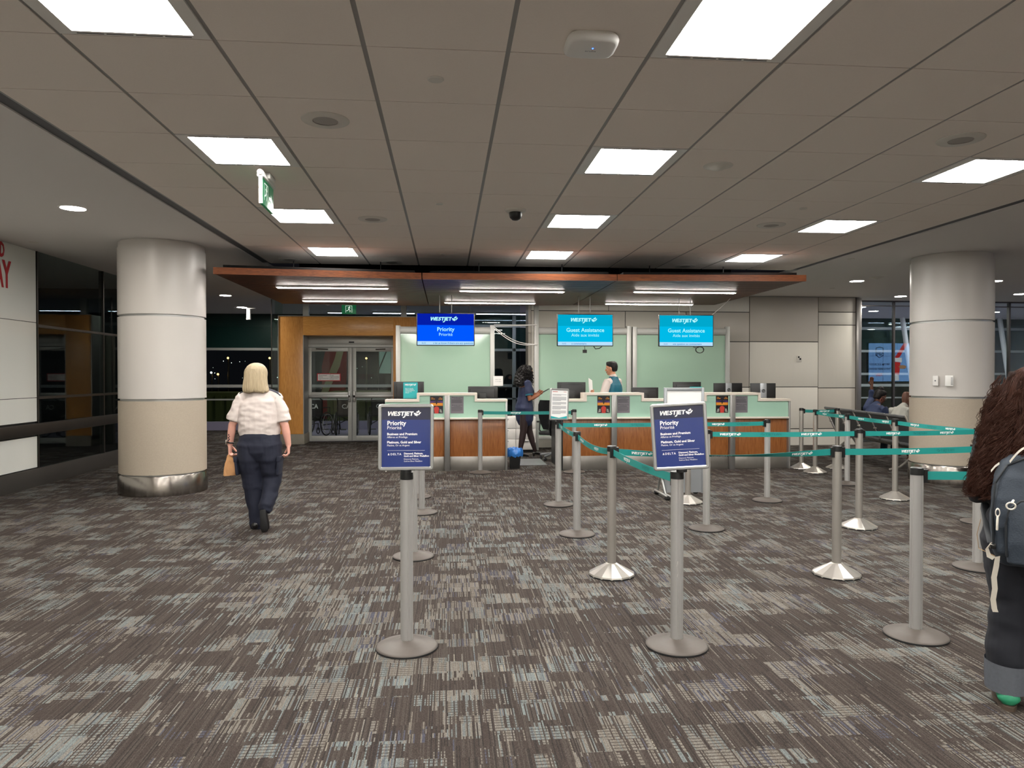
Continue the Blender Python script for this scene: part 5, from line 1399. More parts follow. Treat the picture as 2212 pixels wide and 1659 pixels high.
for sx in (-1, 1): mb.loft([(sx * .04 - .01, 0, 1.345), (sx * .11, 0, 1.335), (sx * .185, 0, 1.305)], [(.06, .075), (.055, .07), (.058, .066)], (0, 1, 0), seg=16)
cut = remesh(mb, 'shirt', 'shirt_white', p1, .007, 3, wr(.011, 7, (1, 1, 1.8)))
mb = MB(); 
for sx in (-1, 1): mb.loft([(sx * .10, -.005, 1.405), (sx * .175, -.005, 1.375), (sx * .21, -.005, 1.345)], [(.010, .034), (.010, .034), (.009, .032)], (0, 0, 1), seg=8)
mb.build('epaulettes', 'cloth_navy', p1)
mb = MB(); mb.loft([(-.015, .0, 1.385), (-.02, .0, 1.425)], [(.07, .066), (.064, .062)], seg=24, cap=False); bmesh.ops.solidify(mb.bm, geom=mb.bm.faces[:], thickness=.006); mb.build('collar', 'shirt_white', p1)
mb = MB()
mb.loft([(0, 0, .99), (0, -.005, .93), (0, -.01, .86), (0, -.005, .80)], [(.192, .130), (.205, .145), (.215, .155), (.20, .15)], seg=24)
mb.loft([(-.095, -.01, .86), (-.095, .0, .72), (-.085, .03, .52), (-.065, .06, .30), (-.05, .075, .10), (-.05, .075, .05)], [(.128, .148), (.128, .14), (.106, .11), (.090, .096), (.080, .09), (.082, .09)], seg=20)
mb.loft([(.095, -.01, .86), (.105, .0, .72), (.115, .03, .52), (.10, -.03, .34), (.082, -.09, .24)], [(.122, .145), (.118, .135), (.092, .10), (.075, .088), (.07, .082)], seg=20)
remesh(mb, 'trousers', 'cloth_navy', p1, .007, 3, wr(.012, 6, (1, 1, 1.4)))
for sx in (-1, 1):
    mb = MB(); M = Matrix.Translation((sx * .205, -.03, .66)) @ Matrix.Rotation(rad(sx * 5), 4, 'Y')
    mb.box(-.014, .014, -.075, .075, -.10, .08, .01, M=M); mb.box(-.018, .018, -.08, .08, .03, .085, .008, M=M)
    mb.build('cargo_pocket', 'cloth_navy', p1)
mb = MB(); shoe(mb, (-.055, -.02, .045), (-.05, .24, .035)); 
remesh(mb, 'shoe', 'leather_black', p1, .006)
mb = MB(); shoe(mb, (.072, -.125, .215), (.082, -.09, -.02 + .02), (0, 1, .1), .95)
remesh(mb, 'shoe', 'leather_black', p1, .006)
mb = MB(); mb.loft([(.072, -.155, .225), (.077, -.150, .12), (.08, -.138, .045), (.081, -.128, .012)], [(.030, .008), (.033, .008), (.040, .008), (.030, .007)], (1, 0, 0), seg=16); mb.build('shoe_sole', 'rubber', p1)
mb = MB().torus((0, 0, 0), .031, .008, 'Z', 24, 8).xf(Matrix.Translation(LW + V((.006, -.005, .03))) @ Matrix.Rotation(.2, 4, 'Y')); mb.build('watch', 'leather_black', p1)
mb = MB(); mb.box(-.004, .004, -.02, .02, -.022, .022, .003, M=Matrix.Translation(LW + V((-.03, -.015, .035)))); mb.build('watch_face', 'chrome', p1)
# tattoo marks on the left forearm
mb = MB()
for i in range(5): mb.ball(LW.lerp(LE, .25 + i * .07) + V((-.012 + .008 * (i % 2), -.031 - i * .0008, 0)), (.006, .002, .009), 8)
mb.build('tattoo', 'cloth_navy', p1)
# hair bob
def hair_shell(rings, name, mat, parent, M=None, voxel=.007, disp=None, seg=28):
    mb = MB(); R_ = []
    for cx, cy, z, rx, ry in rings: R_.append([mb.bm.verts.new((cx + rx * math.cos(2 * PI * k / seg), cy + ry * math.sin(2 * PI * k / seg), z)) for k in range(seg)])
    for a, b in zip(R_, R_[1:]):
        for k in range(seg): mb.bm.faces.new((a[k], a[(k + 1) % seg], b[(k + 1) % seg], b[k]))
    mb.bm.faces.new(R_[0]); mb.bm.faces.new(R_[-1])
    if M is not None: mb.xf(M)
    return remesh(mb, name, mat, parent, voxel, 4, disp)
strand = lambda amp, f: (lambda c: min(1, max(0, (1.66 - c.z) / .06)) * (amp * noise.noise(V((math.atan2(c.x + .03, -c.y) * f, c.z * 2.5, 3.1))) + amp * .5 * noise.noise(V((math.atan2(c.x + .03, -c.y) * f * 2.7, c.z * 3.5, 8.1)))))
hair_shell([(-.03, -.01, 1.672, .022, .025), (-.03, -.01, 1.662, .055, .062), (-.03, -.01, 1.642, .080, .092), (-.03, -.01, 1.61, .098, .112), (-.03, -.012, 1.57, .107, .120), (-.03, -.025, 1.52, .108, .112), (-.03, -.035, 1.47, .115, .105), (-.028, -.04, 1.425, .124, .098), (-.022, -.042, 1.392, .128, .090), (-.02, -.042, 1.378, .118, .08)], 'hair', 'hair_blonde', p1, disp=strand(.014, 7))
face_bits(p1, hc, HM, .97)
# paper bag held in the left hand
bg = thing('paper_bag', 'crumpled brown paper bag held in the hand of the blonde person', 'bag', (-1.86 - .315, 7.42 + .075, 0), rad(12))
mb = MB()
R_ = []
for z, rx, ry in ((.745, .020, .045), (.70, .032, .052), (.66, .046, .056), (.60, .056, .060), (.545, .058, .060), (.54, .02, .02)):
    R_.append([mb.bm.verts.new((rx * (1 if math.cos(a) > 0 else -1) * min(1, abs(math.cos(a)) * 1.5) + random.uniform(-.004, .004), ry * (1 if math.sin(a) > 0 else -1) * min(1, abs(math.sin(a)) * 1.5) + random.uniform(-.004, .004), z + random.uniform(-.006, .006))) for a in [2 * PI * (k + .5) / 16 for k in range(16)]])
for a, b in zip(R_, R_[1:]):
    for k in range(16): mb.bm.faces.new((a[k], a[(k + 1) % 16], b[(k + 1) % 16], b[k]))
mb.bm.faces.new(R_[0]); mb.bm.faces.new(R_[-1]); mb.build('sack', 'bag_paper', bg, smooth=False)

# ---------------- woman in navy dress holding a phone
p2 = thing('person', 'person with curly black hair in navy dress looking at a phone between the counters', 'person', (1.47, 13.55, 0), rad(-78))
# local frame: faces +Y, left side = -X ... (world: faces right)
hc = V((0, .055, 1.60)); HM = rotm(0, -16)
mb = MB(); head(mb, hc, HM, 1.0)
mb.loft([(0, .0, 1.40), (0, .03, 1.51)], [(.052, .055), (.047, .052)])
mb.loft([(0, 0, .93), (0, .0, 1.08), (0, .02, 1.25), (0, .0, 1.36), (0, 0, 1.425)], [(.185, .145), (.145, .11), (.165, .125), (.175, .10), (.11, .06)])
RS, LS = V((.185, 0, 1.39)), V((-.185, 0, 1.39)); RE, LE = V((.235, .02, 1.10)), V((-.225, .03, 1.12)); RW, LW = V((.10, .245, 1.18)), V((-.09, .25, 1.19))
arm(mb, RS, RE, RW, 1.12); arm(mb, LS, LE, LW, 1.1)
hand(mb, RW, (-.45, .8, .2), (-.3, -.1, 1), (.3, .8, .7), (.7, .8, .9, 1.0), .95, .4)
hand(mb, LW, (.45, .8, .2), (.3, -.1, 1), (-.3, .8, .7), (.7, .8, .9, 1.0), .95, .4)
remesh(mb, 'body', 'skin_brown', p2, .0055)
mb = MB()
for sx, y0, y1 in ((1, -.06, -.13), (-1, .12, .24)):
    mb.loft([(sx * .095, y0 * .6, .86), (sx * .10, y0, .5), (sx * .095, y0 + (y1 - y0) * .35, .35), (sx * .09, y1, .10)], [(.095, .10), (.062, .066), (.056, .060), (.034, .036)], seg=16)
mb.loft([(0, 0, .86), (0, 0, .93)], [(.15, .12), (.15, .12)]); remesh(mb, 'tights', 'tights', p2, .006)
for sx, y1 in ((1, -.13), (-1, .24)):
    mb = MB(); shoe(mb, (sx * .09, y1 - .03, .075), (sx * .09, y1 + .2, .028), s=.85); mb.loft([(sx * .09, y1 - .035, .06), (sx * .09, y1 - .03, .005)], [(.026, .024), (.022, .02)], seg=12)
    remesh(mb, 'shoe', 'leather_black', p2, .006)
mb = MB()
mb.loft([(0, 0, .70), (0, 0, .80), (0, -.01, .93), (0, 0, 1.04), (0, .01, 1.13), (0, .03, 1.24), (0, .01, 1.34), (0, 0, 1.42)], [(.185, .155), (.195, .165), (.205, .175), (.175, .145), (.165, .135), (.185, .15), (.18, .115), (.09, .07)], seg=24)
for a, b, sg_ in ((LS, LE, -1), (RS, RE, 1)): mb.loft([a + V((-sg_ * .05, 0, .01)), a, a.lerp(b, .4), a.lerp(b, .62)], [.070, .070, .068, .066], seg=16)
remesh(mb, 'dress', 'dress_navy', p2, .007, 3, wr(.008, 8))
for a, b in ((LS, LE), (RS, RE)):
    MB().loft([a.lerp(b, .66), a.lerp(b, .76)], [.069, .069], seg=20, cap=False).build('sleeve_cuff', 'vest_teal', p2)
mb = MB(); mb.poly([(-.15, .655), (-.05, .655), (-.11, .80)], axis='Y', d0=.150, d1=.162); mb.build('dress_gusset', 'vest_teal', p2, smooth=False)
mb = MB(); mb.loft([(-.06, .085, 1.43), (0, .11, 1.39), (.06, .085, 1.43)], [(.02, .03), (.03, .03), (.02, .03)], (0, 0, 1), seg=10); mb.build('scarf', 'vest_teal', p2)
mb = MB(); mb.tube([(-.07, .07, 1.44), (-.02, .15, 1.25), (0, .17, 1.08)], .004, 6); mb.tube([(.07, .07, 1.44), (.02, .15, 1.25), (0, .17, 1.08)], .004, 6); mb.build('lanyard', 'black', p2)
mb = B(-.03, .03, .165, .17, .95, 1.06, .003); bd = mb.build('badge', 'paper', p2); B(-.012, .012, .1701, .171, 1.0, 1.03).build('badge_photo', 'black', bd, smooth=False)
def curls(n, c, rx, ry, rz, name, mat, parent, length=(.12, .3), r=.006, amp=.02, seed=5, front=.5, base=None, down=1.0, turns=3):
    random.seed(seed); mb = MB()
    for i in range(n):
        u = random.uniform(-1, 1) ; a = random.uniform(0, 2 * PI); z = random.uniform(-.25, 1)
        q = math.sqrt(max(0, 1 - z * z)); d = V((q * math.cos(a), q * math.sin(a), z))
        if d.y > front and z < .75: continue
        p = V(c) + V((d.x * rx, d.y * ry, d.z * rz)); L = random.uniform(*length); ph = random.uniform(0, 2 * PI); N = 12
        out = V((d.x, d.y, 0)); out = out.normalized() if out.length > .05 else V((random.uniform(-1, 1), -1, 0)).normalized()
        s1 = out.cross(V((0, 0, 1))); pts = []; pos = p.copy(); dv = (d * .9 + V((0, 0, -.1)))
        for k in range(N):
            t = k / (N - 1); am = amp * min(1, t * 3)
            pts.append(pos + out * am * math.cos(ph + t * turns * 2 * PI) + s1 * am * math.sin(ph + t * turns * 2 * PI))
            dv = dv.lerp(out * .12 + V((0, 0, -down)), .35); pos = pos + dv.normalized() * L / N
        mb.loft(pts, [r * (1 - .5 * k / N) for k in range(N)], (.2, .3, .5), seg=5)
    return mb.build(name, mat, parent)
hs = hair_shell([(0, .04, 1.72, .05, .06), (0, .03, 1.695, .095, .115), (0, -.005, 1.63, .125, .135), (0, -.06, 1.56, .135, .115), (0, -.07, 1.48, .16, .13), (0, -.07, 1.40, .165, .13), (0, -.07, 1.345, .14, .10)], 'hair', 'hair_black', p2, disp=wr(.03, 22))
curls(480, (0, 0, 1.59), .11, .12, .14, 'hair_curls', 'hair_black', p2, (.10, .26), .008, .016, 5, .72, turns=4)
face_bits(p2, hc, HM, 1.0)
ph = thing('phone', 'dark phone held in both hands by the person in navy dress', 'phone', (1.82, 13.48, 1.235), rad(-78))
B(-.036, .036, -.02, .12, -.004, .004, .003, ).build('phone_body', 'blackplastic', ph, rot=(rad(28), 0, 0))

# ---------------- man in teal vest behind the middle counter
p3 = thing('person', 'person with short dark hair, white shirt and teal vest turned away behind the middle counter', 'person', (3.02, 12.95, 0), rad(48))
hc = V((0, .03, 1.675)); HM = rotm(14, -8)
mb = MB(); head(mb, hc, HM, 1.02)
mb.loft([(0, -.01, 1.46), (0, .01, 1.58)], [(.060, .062), (.056, .06)])
mb.loft([(0, 0, .92), (0, 0, 1.1), (0, .0, 1.28), (0, 0, 1.42), (0, -.01, 1.49)], [(.165, .115), (.160, .115), (.19, .125), (.185, .10), (.11, .06)])
LS, RS = V((-.205, 0, 1.43)), V((.205, 0, 1.43)); LE, RE = V((-.27, .05, 1.16)), V((.27, .04, 1.15)); LW, RW = V((-.20, .28, 1.20)), V((.16, .26, 1.12))
arm(mb, LS, LE, LW, 1.1); arm(mb, RS, RE, RW, 1.1)
hand(mb, LW, (.2, .9, .35), (1, -.1, .2), (0, -.2, 1), (.8, .85, .9, .95), 1.0, .9)
hand(mb, RW, (-.3, .9, .1), (-.3, -.1, 1), (.2, .8, .6), (.6, .7, .8, .8), 1.0, .4)
for sx in (-1, 1): mb.loft([(sx * .09, 0, .92), (sx * .1, 0, .5), (sx * .1, 0, .1)], [.09, .058, .042])
remesh(mb, 'body', 'skin_tan', p3, .0055)
mb = MB()
mb.loft([(0, 0, .98), (0, 0, 1.12), (0, 0, 1.28), (0, 0, 1.40), (0, -.01, 1.495)], [(.178, .128), (.176, .128), (.205, .138), (.20, .115), (.085, .075)], seg=24)
for a, b, sg_ in ((LS, LE, -1), (RS, RE, 1)): mb.loft([a + V((-sg_ * .06, 0, .0)), a, a.lerp(b, .4), a.lerp(b, .74)], [.072, .072, .075, .078], seg=16)
remesh(mb, 'shirt', 'shirt_white', p3, .007, 3, wr(.007, 9))
MB().loft([(0, -.012, 1.475), (0, -.002, 1.535)], [(.074, .074), (.066, .068)], seg=24).build('collar', 'shirt_white', p3)
mb = MB(); mb.loft([(0, 0, .96), (0, 0, 1.12), (0, -.002, 1.28), (0, -.005, 1.38), (0, -.012, 1.46)], [(.190, .140), (.188, .142), (.214, .156), (.200, .142), (.128, .100)], seg=24)
remesh(mb, 'vest', 'vest_teal', p3, .007, 3, wr(.005, 9))
mb = MB(); mb.loft([(0, 0, 1.0), (0, 0, .86)], [(.182, .132), (.185, .14)], seg=20)
for sx in (-1, 1): mb.loft([(sx * .095, 0, .9), (sx * .10, 0, .5), (sx * .10, 0, .06)], [(.10, .12), (.08, .09), (.07, .08)], seg=16)
remesh(mb, 'trousers', 'cloth_navy', p3, .009)
for sx in (-1, 1): mb = MB(); shoe(mb, (sx * .1, -.07, .04), (sx * .1, .2, .034)); remesh(mb, 'shoe', 'leather_black', p3, .008)
Mh = Matrix.Translation(hc) @ HM
hair_shell([(0, .02, .128, .03, .04), (0, .005, .118, .062, .078), (0, -.012, .09, .082, .098), (0, -.018, .05, .088, .102), (0, -.035, .01, .084, .085), (0, -.045, -.04, .072, .062), (0, -.045, -.07, .055, .045)], 'hair', 'hair_black', p3, Mh)
face_bits(p3, hc, HM, 1.02)
pp = thing('paper_sheets', 'folded white papers held up by the person in teal vest', 'papers', (3.02, 12.95, 0), rad(48))
mb = MB(); mb.box(-.11, .11, -.004, .004, -.02, .24, .0, M=Matrix.Translation((-.155, .37, 1.24)) @ rotm(-48, -14, 0) @ Matrix.Rotation(rad(62), 4, 'Z')); mb.build('sheets', 'paper', pp, smooth=False)

# ---------------- woman with backpack at the right edge
p4 = thing('person', 'person with long curly brown hair, black top and rolled dark jeans at right edge', 'person', (2.715, 3.14, 0), rad(-32))
hc = V((.0, .03, 1.445)); HM = rotm(-10, -6)
mb = MB(); head(mb, hc, HM, .97)
mb.loft([(0, 0, 1.24), (0, .01, 1.36)], [(.052, .055), (.048, .052)])
mb.loft([(0, 0, .80), (0, 0, .95), (0, .0, 1.08), (0, 0, 1.20), (0, 0, 1.275)], [(.17, .125), (.14, .105), (.16, .115), (.165, .10), (.10, .06)])
LS, RS = V((-.175, 0, 1.235)), V((.175, 0, 1.235)); LE, RE = V((-.195, .04, .97)), V((.195, .04, .97)); LW, RW = V((-.05, .20, .98)), V((.08, .20, .98))
arm(mb, LS, LE, LW); arm(mb, RS, RE, RW)
hand(mb, LW, (.4, .9, .1), (.2, 0, 1), (-.2, .8, .5), s=.92); hand(mb, RW, (-.4, .9, .1), (-.2, 0, 1), (.2, .8, .5), s=.92)
for sx in (-1, 1): mb.loft([(sx * .08, 0, .80), (sx * .078, 0, .44), (sx * .082, -.01, .08)], [.08, .055, .038])
remesh(mb, 'body', 'skin_pale', p4, .006)
mb = MB()
mb.loft([(0, 0, .86), (0, 0, .95), (0, 0, 1.06), (0, 0, 1.18), (0, 0, 1.27)], [(.165, .125), (.158, .122), (.172, .13), (.178, .112), (.08, .07)], seg=24)
for a, b, c_, sg_ in ((LS, LE, LW, -1), (RS, RE, RW, 1)): mb.loft([a + V((-sg_ * .05, 0, 0)), a, a.lerp(b, .5), b, b.lerp(c_, .5), b.lerp(c_, .9)], [.068, .066, .060, .054, .048, .044], seg=16)
remesh(mb, 'top', 'cloth_black', p4, .007, 3, wr(.008, 9))
mb = MB()
mb.loft([(0, 0, .905), (0, 0, .86), (0, -.01, .78), (0, -.01, .72)], [(.165, .125), (.182, .142), (.192, .158), (.18, .155)], seg=24)
for sx in (-1, 1): mb.loft([(sx * .09, -.01, .78), (sx * .085, -.005, .66), (sx * .075, 0, .48), (sx * .078, 0, .34), (sx * .082, -.005, .24), (sx * .082, -.005, .19)], [(.108, .145), (.094, .126), (.080, .104), (.086, .100), (.086, .100), (.084, .098)], seg=20)
remesh(mb, 'jeans', 'denim', p4, .007, 3, wr(.008, 7, (1, 1, 1.3)))
for sx in (-1, 1):
    mb = MB(); mb.loft([(sx * .082, -.005, .20), (sx * .084, -.005, .13), (sx * .084, -.005, .068)], [(.092, .104), (.090, .102), (.088, .100)], seg=36, cap=False); bmesh.ops.solidify(mb.bm, geom=mb.bm.faces[:], thickness=.004); mb.build('rolled_cuff', 'denim_cuff', p4)
mb = MB()   # back pocket stitching
for pts in ([(-.165, -.115, .86), (-.158, -.155, .80), (-.150, -.163, .72)], [(-.20, -.07, .87), (-.215, -.08, .80), (-.208, -.085, .735), (-.150, -.163, .72)]): mb.tube([V(p) for p in pts], .0016, 5)
mb.build('pocket_stitching', 'thread', p4)
for sx in (-1, 1):
    mb = MB(); mb.loft([(sx * .085, -.085, .050), (sx * .085, -.03, .055), (sx * .087, .06, .050), (sx * .088, .14, .042)], [(.046, .030), (.047, .034), (.049, .030), (.038, .022)], (1, 0, 0), seg=20)
    mb.loft([(sx * .085, -.07, .04), (sx * .085, -.05, .11)], [(.036, .040), (.038, .045)], (1, 0, 0), seg=18)
    remesh(mb, 'shoe', 'shoe_green', p4, .005)
    out = [(sx * .086 + (.049 if math.sin(t) > -.2 else .042) * math.copysign(abs(math.cos(t)) ** .8, math.cos(t)), .03 + .150 * math.copysign(abs(math.sin(t)) ** .85, math.sin(t))) for t in [2 * PI * k / 40 for k in range(40)]]
    MB().poly(out, d0=.0, d1=.020).build('sole', 'gum', p4, angle=50)
hair_shell([(0, .02, 1.575, .04, .05), (0, .0, 1.56, .085, .09), (0, -.03, 1.50, .115, .115), (0, -.05, 1.42, .122, .11), (-.015, -.07, 1.33, .14, .11), (-.03, -.085, 1.24, .155, .10), (-.045, -.09, 1.15, .15, .08), (-.065, -.085, 1.07, .11, .06), (-.075, -.08, 1.02, .06, .04)], 'hair', 'hair_gap_shade', p4, disp=wr(.012, 26, (1, 1, .5)))
def long_curls(name, mat, parent, clumps, per, seed):
    random.seed(seed); mb = MB()
    for i in range(clumps):
        a = random.uniform(PI * .88, PI * 2.12); t0 = random.uniform(0, 1) ** .7
        z0 = 1.555 - .40 * t0; w = .118 + .055 * t0
        base = V((-.018 * t0 + math.cos(a) * w, -.045 * t0 - .01 + math.sin(a) * (.112 + .02 * t0), z0))
        L = random.uniform(.16, .30); ph = random.uniform(0, 6.28); tn = random.uniform(1.4, 3.0); am0 = random.uniform(.009, .019)
        o_ = V((math.cos(a), math.sin(a), 0)); s1 = o_.cross(V((0, 0, 1)))
        drift = V((random.uniform(-.22, .03) * (1.0 if base.x < .03 else .3), random.uniform(-.12, .05), -1)).normalized(); N = 24
        for j in range(per):
            p = base + V((random.gauss(0, .0045), random.gauss(0, .0045), random.gauss(0, .010))); pj = ph + random.gauss(0, .22); Lj = L * random.uniform(.8, 1.1); aj = am0 * random.uniform(.7, 1.25); pts = []
            for k in range(N):
                t = k / (N - 1); am = aj * min(1, t * 3 + .15)
                q = p + drift * Lj * t + o_ * .035 * math.sin(PI * t * .8)
                if q.z < .995: q.z = .995 + (q.z - .995) * .2
                pts.append(q + o_ * am * math.cos(pj + t * tn * 6.28) + s1 * am * math.sin(pj + t * tn * 6.28))
            r0 = random.uniform(.0007, .0014)
            mb.loft(pts, [r0 * (1 - .5 * k / N) for k in range(N)], (.2, .3, .5), seg=4, cap=False)
    return mb.build(name, mat, parent)
long_curls('hair_curls', 'hair_strand_brown', p4, 430, 13, 21)
# crown strands running over the head
random.seed(8); mb = MB()
for i in range(2200):
    a = random.uniform(PI * .8, PI * 2.15); Lc = random.uniform(.55, 1.2); pts = []; N = 12; ph = random.uniform(0, 6)
    for k in range(N):
        t = k / (N - 1); el = PI / 2 * (1 - t * Lc) * .98; w = .116 + .014 * t + random.uniform(-.002, .006)
        pts.append(V((math.cos(a + .1 * math.sin(ph + 3 * t)) * w * math.cos(el), -.01 - .03 * t + math.sin(a) * w * math.cos(el), 1.455 + .131 * math.sin(el) - .06 * t * t + .006 * math.sin(ph + t * 9))))
    mb.loft(pts, [.0011] * N, (.2, .3, .5), seg=4, cap=False)
mb.build('hair_strands', 'hair_strand_brown', p4)
face_bits(p4, hc, HM, .97)
# backpack
bp = thing('backpack', 'slate blue backpack with white strap and ring zip pulls worn by the curly haired person', 'backpack', (2.70, 3.14, 0), rad(-32))
mb = MB(); R_ = []
def sq(a, e=.55): return math.copysign(abs(math.cos(a)) ** e, math.cos(a)), math.copysign(abs(math.sin(a)) ** e, math.sin(a))
for z, w, d0, d1 in ((.69, .10, .15, .19), (.705, .135, .135, .24), (.76, .158, .13, .285), (.88, .165, .13, .305), (1.0, .162, .13, .30), (1.10, .150, .13, .275), (1.165, .125, .135, .24), (1.195, .085, .14, .20)):
    R_.append([mb.bm.verts.new((w * sq(2 * PI * k / 40)[0], -(d0 + d1) / 2 + (d1 - d0) / 2 * sq(2 * PI * k / 40)[1], z)) for k in range(40)])
for a, b in zip(R_, R_[1:]):
    for k in range(40): mb.bm.faces.new((a[k], a[(k + 1) % 40], b[(k + 1) % 40], b[k]))
mb.bm.faces.new(R_[0]); mb.bm.faces.new(R_[-1])
remesh(mb, 'main_compartment', 'backpack', bp, .007, 5, wr(.006, 10))
mb = MB(); R_ = []
for z, w, d in ((.715, .085, .30), (.73, .115, .325), (.82, .122, .335), (.93, .12, .33), (.985, .10, .315), (1.0, .07, .30)):
    R_.append([mb.bm.verts.new((w * sq(2 * PI * k / 32)[0], -(.27 + d) / 2 + (d - .27) / 2 * sq(2 * PI * k / 32)[1], z)) for k in range(32)])
for a, b in zip(R_, R_[1:]):
    for k in range(32): mb.bm.faces.new((a[k], a[(k + 1) % 32], b[(k + 1) % 32], b[k]))
mb.bm.faces.new(R_[0]); mb.bm.faces.new(R_[-1]); remesh(mb, 'front_pocket', 'backpack', bp, .006, 4, wr(.003, 14))
mb = MB(); mb.tube([(-.118, -.318, .76), (-.122, -.318, .90), (-.112, -.322, .965), (-.07, -.325, 1.005), (0, -.325, 1.012), (.07, -.325, 1.005), (.112, -.322, .965), (.122, -.318, .9), (.118, -.318, .76)], .005, 8)
mb.tube([(-.160, -.262, .80), (-.166, -.27, .95), (-.155, -.262, 1.07), (-.11, -.245, 1.15), (-.04, -.24, 1.185), (.04, -.24, 1.185)], .005, 8); mb.build('zips', 'backpack_trim', bp)
mb = MB(); mb.torus((0, 0, 0), .0165, .0035, 'Y', 24, 8).xf(Matrix.Translation((-.108, -.345, .985)) @ Matrix.Rotation(rad(20), 4, 'X')); mb.tube([(-.098, -.335, 1.008), (-.104, -.342, .999)], .005, 8); mb.build('zip_ring', 'webbing', bp)
mb = MB().torus((0, 0, 0), .013, .003, 'Y', 20, 8).xf(Matrix.Translation((-.150, -.300, .945)) @ Matrix.Diagonal((.6, 1, 1.3, 1))); mb.tube([(-.150, -.300, .927), (-.152, -.30, .87)], .0045, 8); mb.build('zip_ring', 'webbing', bp)
def ribbon(pts, w, dirs, th=.0015):
    mb = MB(); prev = None
    for p, d in zip(pts, dirs):
        p, d = V(p), V(d).normalized(); q = [mb.bm.verts.new(p + d * w / 2), mb.bm.verts.new(p - d * w / 2)]
        if prev: mb.bm.faces.new((prev[0], prev[1], q[1], q[0]))
        prev = q
    bmesh.ops.solidify(mb.bm, geom=mb.bm.faces[:], thickness=th); return mb
n_ = 13; pts = [(-.10 + .12 * i / 12, -.245 - .03 * math.sin(PI * i / 12), 1.165 + .07 * math.sin(PI * i / 12)) for i in range(n_)]
ribbon(pts, .026, [(0, 1, .25)] * n_).build('grab_handle', 'webbing', bp)
ribbon([(-.135, -.22, 1.155), (-.150, -.215, 1.14), (-.165, -.205, 1.115)], .014, [(0, .6, .5)] * 3).build('side_buckle', 'webbing', bp)
pts = [(-.145, -.25, .79), (-.17, -.262, .80), (-.185, -.268, .775), (-.178, -.272, .745), (-.158, -.27, .735), (-.145, -.268, .745), (-.150, -.27, .70), (-.158, -.27, .65), (-.154, -.268, .60), (-.16, -.266, .55), (-.155, -.264, .51), (-.15, -.264, .495)]
ribbon(pts, .022, [(.2, .9, .1), (.2, .9, .3), (.6, .7, .1), (.7, .5, .4), (.6, .5, .5), (.8, .3, .2)] + [(1, .15, .05)] * 6).build('loose_strap', 'webbing', bp)
mb = MB(); mb.box(-.172, -.150, -.265, -.235, .775, .80, .003); mb.build('strap_buckle', 'blackplastic', bp)
mb = MB()
for sx in (-1, 1):
    pts = [(sx * .085, -.12, 1.19), (sx * .10, -.05, 1.275), (sx * .105, .05, 1.285), (sx * .11, .125, 1.2), (sx * .13, .13, 1.05), (sx * .15, .06, .9), (sx * .15, -.1, .82), (sx * .145, -.15, .78)]
    mb.loft(pts, [(.025, .007)] * len(pts), (1, 0, 0), seg=10)
mb.build('shoulder_straps', 'backpack_trim', bp)
mb = MB(); me = text_mesh('~', .1); M = wall_xf(-.005, -.341, .955, .030)
mb.bm.faces.new([mb.bm.verts.new(M @ V((x, y, 0))) for x, y in ((-.7, .3), (-.5, .5), (-.35, .1), (1.2, .9), (-.3, -.25))]); mb.build('logo', 'white', bp, smooth=False)

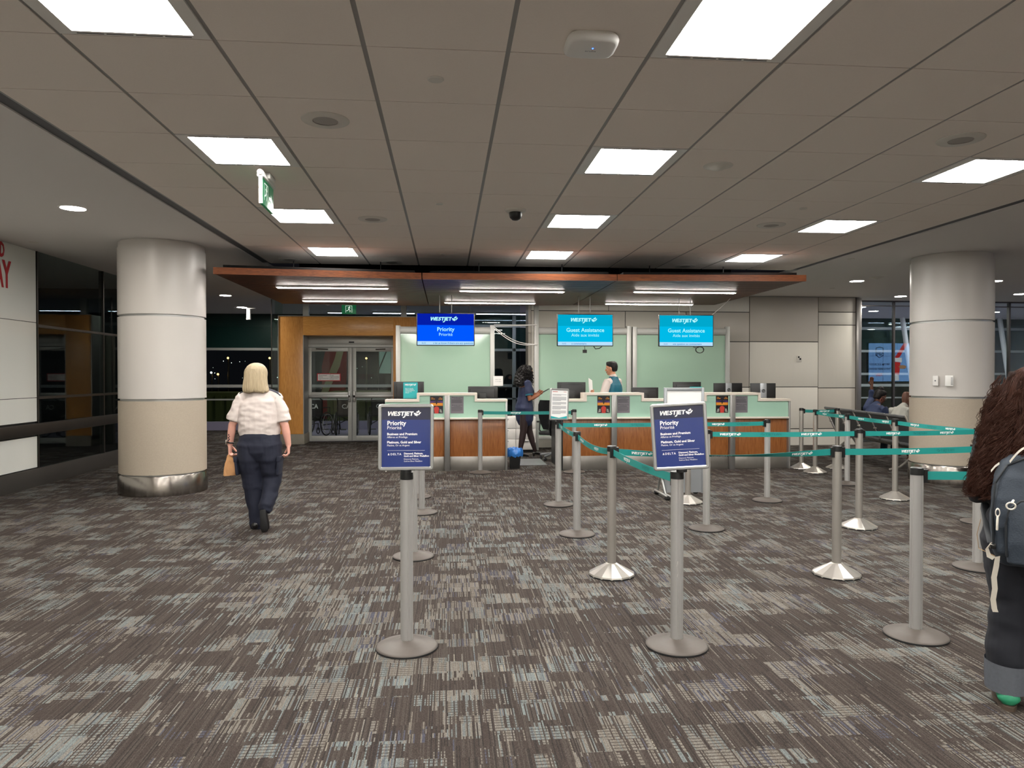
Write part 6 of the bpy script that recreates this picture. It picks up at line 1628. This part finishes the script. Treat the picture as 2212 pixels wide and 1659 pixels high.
# ---------------- two seated people beyond the seat backs
def seated(x, y, rz, lab, skin, top, hairf, lean=.0, arm_up=False, hs=1.0):
    p = thing('person', lab, 'person', (x, y, .03), rz)
    hc = V((0, .16 + lean, 1.115)); HM = rotm(-18, -28)
    mb = MB(); head(mb, hc, HM, .98)
    mb.loft([(0, .06 + lean * .6, .93), (0, .12 + lean, 1.03)], [.055, .052])
    mb.loft([(0, -.02, .46), (0, -.02, .62), (0, .02 + lean * .4, .80), (0, .05 + lean * .6, .94)], [(.17, .12), (.16, .115), (.18, .12), (.12, .07)])
    LS, RS = V((-.19, .04 + lean * .5, .90)), V((.19, .04 + lean * .5, .90))
    LE, RE = V((-.24, .16, .66)), V((.24, .16, .66)); LW, RW = V((-.14, .36, .62)), V((.14, .36, .62))
    if arm_up: LE, LW = V((-.26, .26, 1.08)), V((-.24, .24, 1.33))
    arm(mb, LS, LE, LW); arm(mb, RS, RE, RW)
    hand(mb, LW, (.05, -.1, 1) if arm_up else (.3, .9, 0), (.8, -.3, 0) if arm_up else (0, 0, -1), (0, -.5, 0) if arm_up else (1, 0, 0), (.1, .12, .15, .2) if arm_up else (.4, .4, .4, .5))
    hand(mb, RW, (-.3, .9, 0), (0, 0, -1), (-1, 0, 0))
    for sx in (-1, 1): mb.loft([(sx * .09, 0, .50), (sx * .11, .40, .52), (sx * .11, .44, .44), (sx * .11, .40, .08)], [.085, .06, .055, .04]); shoe(mb, (sx * .11, .36, .045), (sx * .11, .60, .04))
    remesh(mb, 'body', skin, p, .0065)
    mb = MB(); mb.loft([(0, -.02, .50), (0, -.02, .64), (0, .02 + lean * .4, .80), (0, .05 + lean * .6, .93), (0, .085 + lean * .8, .985)], [(.185, .14), (.178, .135), (.195, .138), (.145, .09), (.07, .065)], seg=22)
    for a, b, c_, sg_ in ((LS, LE, LW, -1), (RS, RE, RW, 1)): mb.loft([a + V((-sg_ * .05, 0, 0)), a, a.lerp(b, .5), b, b.lerp(c_, .55)], [.072, .07, .064, .056, .05], seg=14)
    remesh(mb, 'top', top, p, .008, 3, wr(.007, 8))
    mb = MB(); mb.loft([(0, -.02, .56), (0, 0, .5)], [(.18, .14), (.19, .15)])
    for sx in (-1, 1): mb.loft([(sx * .09, 0, .51), (sx * .11, .41, .53), (sx * .11, .45, .44), (sx * .11, .41, .12)], [.10, .078, .07, .062]);
    remesh(mb, 'trousers', 'cloth_navy', p, .009)
    face_bits(p, hc, HM, .98)
    return p, hc, Matrix.Translation(hc) @ HM
p5, hc, Mh = seated(7.86, 12.7, rad(-72), 'seated person with black hair bun, glasses and hoop earrings raising a hand beyond the seats', 'skin_dark', 'cloth_blue', None, .02, True)
hair_shell([(0, .0, .135, .03, .04), (0, -.01, .122, .07, .085), (0, -.02, .09, .088, .10), (0, -.035, .04, .094, .095), (0, -.055, -.02, .086, .07), (0, -.06, -.07, .065, .05)], 'hair', 'hair_black', p5, Mh)
mb = MB().ball((0, -.06, .135), (.058, .058, .05), 16); mb.xf(Mh); mb.build('hair_bun', 'hair_black', p5)
mb = MB()
for sx in (-1, 1): mb.torus((sx * .088, .0, -.065), .026, .0035, 'X', 24, 8)
mb.xf(Mh); mb.build('hoop_earrings', 'lips', p5)
mb = MB()
for sx in (-1, 1): mb.torus((sx * .032, .10, .01), .022, .002, 'Y', 24, 6); mb.tube([(sx * .054, .10, .012), (sx * .082, .0, .012)], .002, 6)
mb.xf(Mh); mb.build('glasses', 'chrome', p5)
p6, hc, Mh = seated(7.84, 11.85, rad(-68), 'seated bald person in pale grey shirt with wired earphone beyond the seats', 'skin_dark', 'cloth_grey', None, .0, False)
mb = MB(); mb.ball((.09, .0, -.01), .008, 8); mb.tube([(.09, 0, -.015), (.085, .04, -.05), (.06, .10, -.085)], .003, 6); mb.xf(Mh); mb.build('earphone', 'white', p6)
sl = thing('shoulder_bag', 'dark bag with orange tag hanging between the seated pair', 'bag', (8.05, 12.25, .46))
mb = B(-.12, .12, -.08, .08, 0, .26, .03); mb.build('bag_body', 'cloth_navy', sl); B(-.03, .03, -.085, -.08, .12, .2, .004).build('tag', 'orange', sl)
